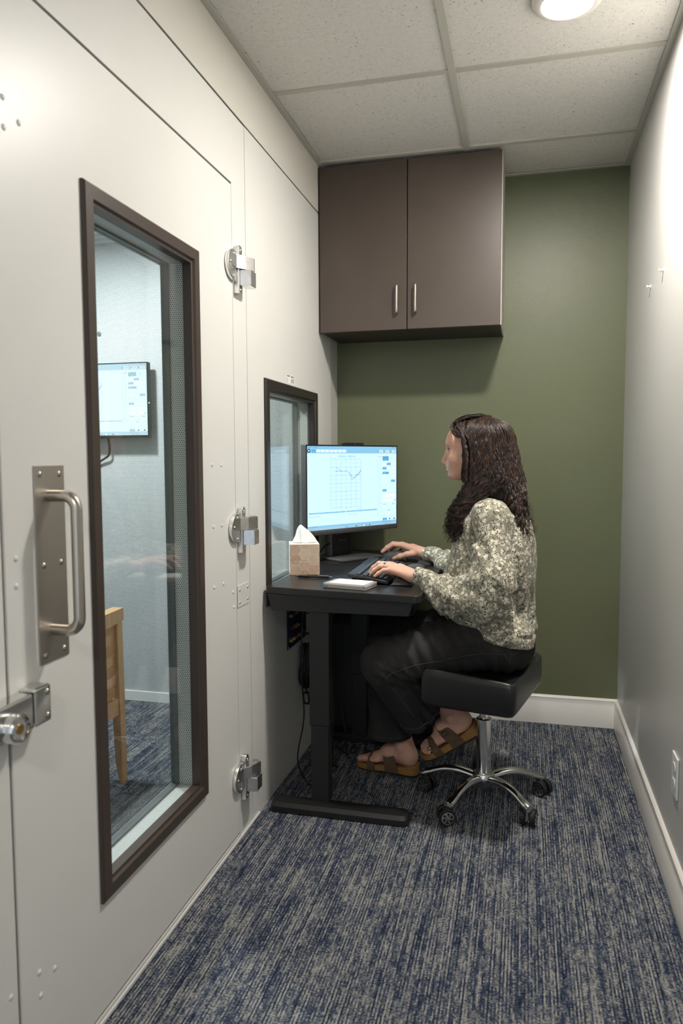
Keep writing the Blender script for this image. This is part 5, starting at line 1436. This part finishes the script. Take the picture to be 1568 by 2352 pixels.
# ---- blouse
F = Field((-.44, 2.24, .55), (.10, 3.08, 1.15), .0040)
F.ell((-.115, 2.550, .945), (.126, .150, .150), .0)
F.ell((-.118, 2.548, .80), (.148, .160, .17), .05)
F.ell((-.112, 2.540, .685), (.150, .172, .080), .05)
F.ell((-.060, 2.535, .640), (.108, .206, .064), .02)                                   # gathered hem
F.cap((-.060, 2.442, .612), (-.060, 2.628, .612), .099, .099, .015)
F.cap((-.105, 2.43, 1.035), (-.115, 2.69, 1.035), .048, .048, .04)
F.cap((-.112, 2.56, 1.05), (-.118, 2.56, 1.105), .064, .050, .03)
F.ell((-.020, 2.55, .86), (.052, .14, .18), .05)
FA = Field((-.44, 2.24, .55), (.10, 3.08, 1.15), .0040)
FA.cap((-.105, 2.415, 1.005), (-.094, 2.345, .83), .052, .070, .03)                      # left sleeve, full and soft
FA.cap((-.094, 2.345, .83), (-.112, 2.345, .775), .070, .074, .03)
FA.cap((-.112, 2.345, .772), (-.235, 2.395, .768), .074, .064, .03)
FA.cap((-.235, 2.395, .770), (-.288, 2.425, .792), .060, .044, .02)
FA.cap((-.288, 2.425, .795), (-.318, 2.440, .817), .040, .029, .02)
FA.cap((-.312, 2.440, .818), (-.352, 2.458, .8185), .0290, .0315, .006)
FA.cap((-.125, 2.715, 1.005), (-.175, 2.82, .80), .062, .074, .03)                       # right sleeve
FA.cap((-.175, 2.82, .80), (-.30, 2.945, .795), .072, .048, .03)
FA.cap((-.30, 2.945, .80), (-.345, 2.985, .820), .044, .030, .02); FA.cap((-.34, 2.983, .821), (-.392, 3.018, .822), .031, .0345, .006)
Zg = (FA.lo[2] + FA.vox * np.arange(FA.n[2]))[None, None, :]
F.d = smin(F.d, FA.d, (.006 + .05 * np.clip((Zg - .93) / .09, 0, 1)).astype(np.float32))
def folds_b(x, y, z):
    arm = np.exp(-((y - 2.33) / .06) ** 2)
    r = .0055 * wr(x, y, z, (.55, 0, 1), .060) * arm * np.exp(-((z - .78) / .07) ** 2)
    r += .0062 * wr(x, y, z, (1, 0, -.45), .046, .5) * np.exp(-(((x + .25) / .06) ** 2 + ((z - .78) / .08) ** 2))
    r += .0040 * wr(x, y, z, (1, .3, -.25), .055, 1.7) * np.exp(-((z - .71) / .06) ** 2)
    r += .0045 * np.sin(9 * np.arctan2(y - 2.54, x + .06) + 2 * np.sin(40 * z)) * np.exp(-((z - .665) / .030) ** 2)
    r += .0050 * np.exp(-((z - .658 + .2 * (x + .06)) / .006) ** 2) * (x > -.16)
    r += .0045 * wr(x, y, z, (1, .2, .22), .052, .9) * np.exp(-(((z - .93) / .12) ** 2)) * np.exp(-((x + .16) / .07) ** 2)
    r += .0030 * wr(x, y, z, (1, .2, .15), .075, .2) * np.exp(-((z - .90) / .14) ** 2)
    r += .0018 * np.sin(34 * x + 28 * y + 22 * z) + .0009 * np.sin(90 * x - 75 * z + 60 * y)
    return r
F.disp(folds_b)
F.plane((-.06, 2.5, .620), (-.20, 0, -1), (-.44, 2.28, .55), (.10, 2.80, .70))
F.plane((-.352, 2.458, .8185), (-.92, .38, 0), (-.44, 2.40, .76), (-.33, 2.52, .88)); F.plane((-.390, 3.016, .822), (-.83, .55, 0), (-.44, 2.96, .76), (-.36, 3.08, .88))
V, Q = F.mesh(); blouse = obj('blouse', np_mesh('blouse', V, Q, M['floral']), person); tag(blouse, 'sage, cream and black floral blouse')
FB = F

# ---- sandals
def sandal(mtx, side, label):
    out = [(-.008, .0), (-.004, .020), (.010, .031), (.040, .035), (.085, .033), (.130, .038), (.170, .049), (.205, .050), (.232, .042), (.247, .024), (.249, .004), (.243, -.016), (.226, -.034), (.195, -.048), (.150, -.050), (.100, -.043), (.050, -.036), (.015, -.031), (-.003, -.019)]
    cl = catmull([(x, y * side, 0) for x, y in out] + [(out[0][0], out[0][1], 0)], 3)[:-1]
    sd = empty('sandal', tuple(mtx @ Vector((.1, 0, -.03))), None, None, None, None, person)
    if label: sd['label'] = label
    def layer(name, z0, z1, g0, g1, m, rim=0):
        V, F_ = [], []; n = len(cl)
        ctr = Vector((.12, 0, 0)); rings = [(z0, g0), ((z0 + z1) / 2, (g0 + g1) / 2), (z1, g1)]
        if rim: rings += [(z1 + rim, g1), (z1 + rim, g1 - .045), (z1 - .001, g1 - .10)]
        for z, g in rings:
            for p in cl:
                q = ctr + (p - ctr) * g; wd_ = .0140 * min(1, max(0, p.x / .245)); zz = z * (1 - wd_ / .0335) if z < -.001 else z; zz = zz + (.010 * max(0, (.045 - p.x) / .05) if rim and z > z0 else 0)
                V.append(mtx @ Vector((q.x, q.y, zz)))
        L = len(rings)
        for j in range(L - 1):
            for i in range(n): F_.append((j * n + i, j * n + (i + 1) % n, (j + 1) * n + (i + 1) % n, (j + 1) * n + i))
        F_.append(tuple(range(n))[::-1]); F_.append(tuple((L - 1) * n + i for i in range(n)))
        me = mesh_of(name, V, F_, m); flip_ok(me); auto_smooth(me, 40); obj(name, me, sd)
    layer('sole', -.0335, -.0245, 1.0, 1.01, M['sole']); layer('footbed', -.0243, -.002, 1.01, 1.0, M['cork'], .006)
    def strap_(name, x0, x1, hgt, w, skew=0.0, tk=.0026):
        V, F_ = [], []; N = 20
        for i in range(N + 1):
            a = pi * i / N; y = -cos(a); zz = sin(a) ** .62
            xc = x0 + (x1 - x0) * (i / N) + skew * sin(a)
            wdt = w * (1 + .55 * abs(y) ** 3)
            for dx, dn in ((-.5, 0), (.5, 0), (.5, 1), (-.5, 1)):
                hw_ = (.0470 if xc > .13 else .040) + .002
                V.append(mtx @ Vector((xc + dx * wdt, y * (hw_ + dn * tk) * (1 - .22 * sin(a) ** 2) * side, -.018 + zz * (hgt + .018 + dn * tk))))
        for i in range(N):
            for q in range(4): a = i * 4 + q; b = i * 4 + (q + 1) % 4; F_.append((a, b, b + 4, a + 4))
        F_ += [(0, 1, 2, 3), tuple(N * 4 + q for q in (3, 2, 1, 0))]
        me = mesh_of(name, V, F_, M['suede']); flip_ok(me); auto_smooth(me, 50); return obj(name, me, sd)
    strap_('strap', .080, .088, .076, .034, .026); strap_('strap', .160, .172, .040, .022, .006)
    def buckle(x, y, z, s):
        b = [(x - .010 * s, -.008 * s), (x + .010 * s, -.008 * s), (x + .010 * s, .008 * s), (x - .010 * s, .008 * s)]
        ring = []
        for k in range(5):
            px_, q = b[k % 4]; ring.append(mtx @ Vector((px_, (y + q * .35) * side, z + q * .75)))
        V, F_ = tube_data(ring, .0016, 6); obj('buckle', mesh_of('buckle', V, F_, M['buckle'], True), sd)
    buckle(.098, -.042, .044, 1.0); buckle(.178, -.046, .024, .8)
    return sd
sandal(mR, sideR, 'brown cork sandal flat on the carpet'); sandal(mL, sideL, 'brown cork sandal propped on the stool base')

# ---- hair
rng = np.random.default_rng(11)
FH = Field((-.16, -.125, -.16), (.12, .125, .150), .0035)
FH.ell((-.018, 0, .036), (.102, .078, .086), .0); FH.ell((-.046, 0, -.030), (.080, .080, .09), .04); FH.cap((-.05, -.05, -.06), (-.07, -.05, -.14), .05, .045, .03); FH.cap((-.05, .05, -.06), (-.07, .05, -.14), .05, .045, .03)
FH.ell((.105, 0, -.030), (.085, .110, .105), .012, 'sub')      # open at the face
V, Q = FH.mesh(); cap_V, cap_Q = hw(V), Q
HS = []                                       # strands: control points, radius, curl, phase, wavelength
def strand(P, rad, curl, ph, wl=.062):
    P = [np.array(p, float) for p in P]
    while len(P) < 6:                          # resample to six control points
        k = max(range(len(P) - 1), key=lambda i: np.linalg.norm(P[i + 1] - P[i])); P.insert(k + 1, (P[k] + P[k + 1]) / 2)
    HS.append((np.array(P), rad, curl, ph, wl))
def clump(P, n, spread, rad, curl):
    ph = rng.random() * 3.2 + 12 * float(P[0][0]); wl = .056 + .034 * rng.random(); cv = curl * (.6 + .9 * rng.random())
    for q in range(n):
        o = rng.normal(0, 1, 3) * spread; oe = rng.normal(0, 1, 3) * spread * .8; m = len(P) - 1
        strand([np.array(p) + o * (1 - i / m) + oe * (i / m) for i, p in enumerate(P)], rad * (.7 + .6 * rng.random()), cv * (.85 + .3 * rng.random()), ph + rng.normal(0, .15), wl)
NCL = 520
for c in range(NCL):
    side = 1 if c % 4 else -1                     # mostly the side that shows
    az = radians(28 + 150 * (((c * 61) % NCL) / NCL) + rng.normal(0, 3)) # from the front hairline round to the back
    el = radians(88 - 78 * rng.random() ** .8)    # root height on the scalp
    # scalp position (head space: f,l,u)
    cx, cl_, cu = -.016, 0, .036
    ex, ey, ez = .104, .083, .088
    def scalp(a, e, g=1.0): return np.array((cx + ex * g * cos(e) * cos(a), cl_ + side * ey * g * cos(e) * sin(a), cu + ez * g * sin(e)))
    e0 = max(el, radians(52 - 30 * (az / pi)))
    if az < radians(62): e0 = max(e0, radians(42))
    azr = az if az > radians(50) else radians(50) + (az - radians(50)) * .5
    p0 = scalp(azr, e0); 
    a2 = max(az, radians(66)); p1 = scalp(a2, e0 * .45, 1.04); p2 = scalp(max(az, radians(76)), radians(-12), 1.07)
    # level of the chin: a curtain round neck and cheek
    aa = max(az, radians(64)) if az < radians(90) else az
    fr = cos(aa); p3 = np.array((-.030 + (.118 if fr > 0 else .112) * fr, side * (.097 * sin(aa) + .004), -.105 + rng.normal(0, .006)))
    if az < radians(98):                         # falls in front of the shoulder
        q = (az - radians(28)) / radians(70)
        p4 = np.array((.074 - .060 * q + rng.normal(0, .006), side * (.092 + .012 * rng.random()), -.185)); p5 = np.array((.098 - .055 * q + rng.normal(0, .010), side * (.098 + rng.normal(0, .012)), -.245 - .05 * rng.random()))
        if rng.random() < .35: p5[2] += .05
    elif az < radians(122):                      # tucked short over the shoulder
        p3[2] = -.092; p4 = np.array((-.035 + rng.normal(0, .01), side * .094, -.118)); p5 = np.array((-.055 + rng.normal(0, .012), side * .096, -.133 - .01 * rng.random()))
    else:                                        # down the back
        q = (az - radians(122)) / radians(56)
        p4 = np.array((-.112 - .028 * q + rng.normal(0, .007), side * (.088 - .060 * q), -.185)); p5 = np.array((-.138 - .018 * q + rng.normal(0, .010), side * (.092 - .075 * q) + rng.normal(0, .012), -.255 - .035 * rng.random()))
    P = [hw(p) for p in (p0, p1, p2, p3, p4, p5)]
    clump(P, 9, .0019, .00112, .0125)
# locks across the top from the parting, and wisps
for c in range(190):
    side = 1 if rng.random() < .75 else -1; a = radians(30 + 140 * rng.random())
    top = np.array((.055 - .10 * rng.random(), side * .006, .124 - .0)); top[2] = .036 + .092 * sqrt(max(.05, 1 - ((top[0] + .016) / .110) ** 2))
    m1 = np.array((top[0] * .9 - .006, side * .050, .098 + .006 * rng.random())); m2 = np.array((top[0] * .8 - .016, side * .083, .045)); m3 = np.array((top[0] * .7 - .022, side * .092, -.015)); m4 = np.array((top[0] * .8 - .030, side * .096, -.075 - .02 * rng.random()))
    if top[0] > .03: m1[0] = top[0] + .006; m2[0] = .034; m3[0] = .030; m4[0] = .036
    clump([hw(p) for p in (top, m1, m2, m3, m4)], 9, .0026, .00105, .0060)
for c in range(26):                               # front roll of hair above the forehead
    y = -.05 + .10 * rng.random(); P = [hw(np.array(p)) for p in ((-.02, y * .4, .130), (.035, y * .7, .125 + .006 * rng.random()), (.078, y, .102 + .006 * rng.random()), (.070, y * 1.3 + .012, .078), (.045, y * 1.2 + .045 * np.sign(y + .001), .060))]
    clump(P, 8, .0025, .00105, .0035)
for c in range(46):                               # stray curls
    az = radians(60 + 120 * rng.random()); s0 = scalp(az, radians(20 - 40 * rng.random()), 1.05); s0[1] = abs(s0[1]) * (1 if rng.random() < .8 else -1)
    b = az > radians(110); P = [s0, s0 * np.array((1.08, 1.06, 1)) + np.array((0, 0, -.05)), np.array((-.12 if b else .045, s0[1] * .9, -.12)), np.array(((-.165 - .02 * rng.random()) if b else .075, s0[1] * .85, -.19 - .07 * rng.random()))]
    strand([hw(p) for p in P], .0007, .009 + .006 * rng.random(), rng.random() * 6)
CP = np.stack([h[0] for h in HS]); NSt = len(HS); rad_ = np.array([h[1] for h in HS]); cur_ = np.array([h[2] for h in HS]); pha_ = np.array([h[3] for h in HS]); wle_ = np.array([h[4] for h in HS])
Pe = np.concatenate([2 * CP[:, :1] - CP[:, 1:2], CP, 2 * CP[:, -1:] - CP[:, -2:-1]], 1); path = []
for i in range(1, 6):
    a, b, c, d = Pe[:, i - 1], Pe[:, i], Pe[:, i + 1], Pe[:, i + 2]
    for k in range(8):
        u = k / 8; path.append(.5 * (2 * b + (c - a) * u + (2 * a - 5 * b + 4 * c - d) * u * u + (3 * b - a - 3 * c + d) * u ** 3))
path.append(CP[:, -1]); path = np.stack(path, 1); Lp = path.shape[1]                      # (strands, points, 3)
def tang(p): g = np.empty_like(p); g[:, 1:-1] = p[:, 2:] - p[:, :-2]; g[:, 0] = p[:, 1] - p[:, 0]; g[:, -1] = p[:, -1] - p[:, -2]; return g / np.maximum(np.linalg.norm(g, axis=2, keepdims=True), 1e-9)
seg_ = np.linalg.norm(np.diff(path, axis=1), axis=2); cum = np.concatenate([np.zeros((NSt, 1)), np.cumsum(seg_, 1)], 1); tt = np.linspace(0, 1, Lp)[None]
tg = tang(path); s1 = np.cross(tg, np.array((.3, .9, .1))); s1 /= np.maximum(np.linalg.norm(s1, axis=2, keepdims=True), 1e-9); s2 = np.cross(tg, s1)
am = cur_[:, None] * np.clip((tt - .16) / .6, 0, 1) ** 1.1; an = pha_[:, None] + cum * 2 * pi / wle_[:, None]
path = path + s1 * (am * np.cos(an))[..., None] + s2 * (.55 * am * np.sin(an + .6))[..., None]
tg = tang(path); s1 = np.cross(tg, np.array((.3, .9, .1))); s1 /= np.maximum(np.linalg.norm(s1, axis=2, keepdims=True), 1e-9); s2 = np.cross(tg, s1)
rr_ = rad_[:, None] * (1 - .8 * np.clip((tt - .7) / .3, 0, 1)) * (.6 + .4 * np.clip(tt * 8, 0, 1))
ring_ = np.stack([path + (s1 * cos(q) + s2 * sin(q)) * rr_[..., None] for q in (0, 2 * pi / 3, 4 * pi / 3)], 2)   # (strands, points, 3 sides, 3)
hv = ring_.reshape(-1, 3); base_ = (np.arange(NSt) * Lp * 3)[:, None, None] + (np.arange(Lp - 1) * 3)[None, :, None]; k3 = np.arange(3)[None, None]; k3n = (np.arange(3) + 1)[None, None] % 3
hq = np.stack([base_ + k3, base_ + k3n, base_ + 3 + k3n, base_ + 3 + k3], -1).reshape(-1, 4); nV = len(hv)
hair = obj('hair', np_mesh('hair', np.concatenate([hv, cap_V]), np.concatenate([hq, cap_Q + nV]), [M['hair'], M['hairshade']], True, np.concatenate([np.zeros(len(hq)), np.ones(len(cap_Q))])), person); tag(hair, 'long curly dark brown hair')
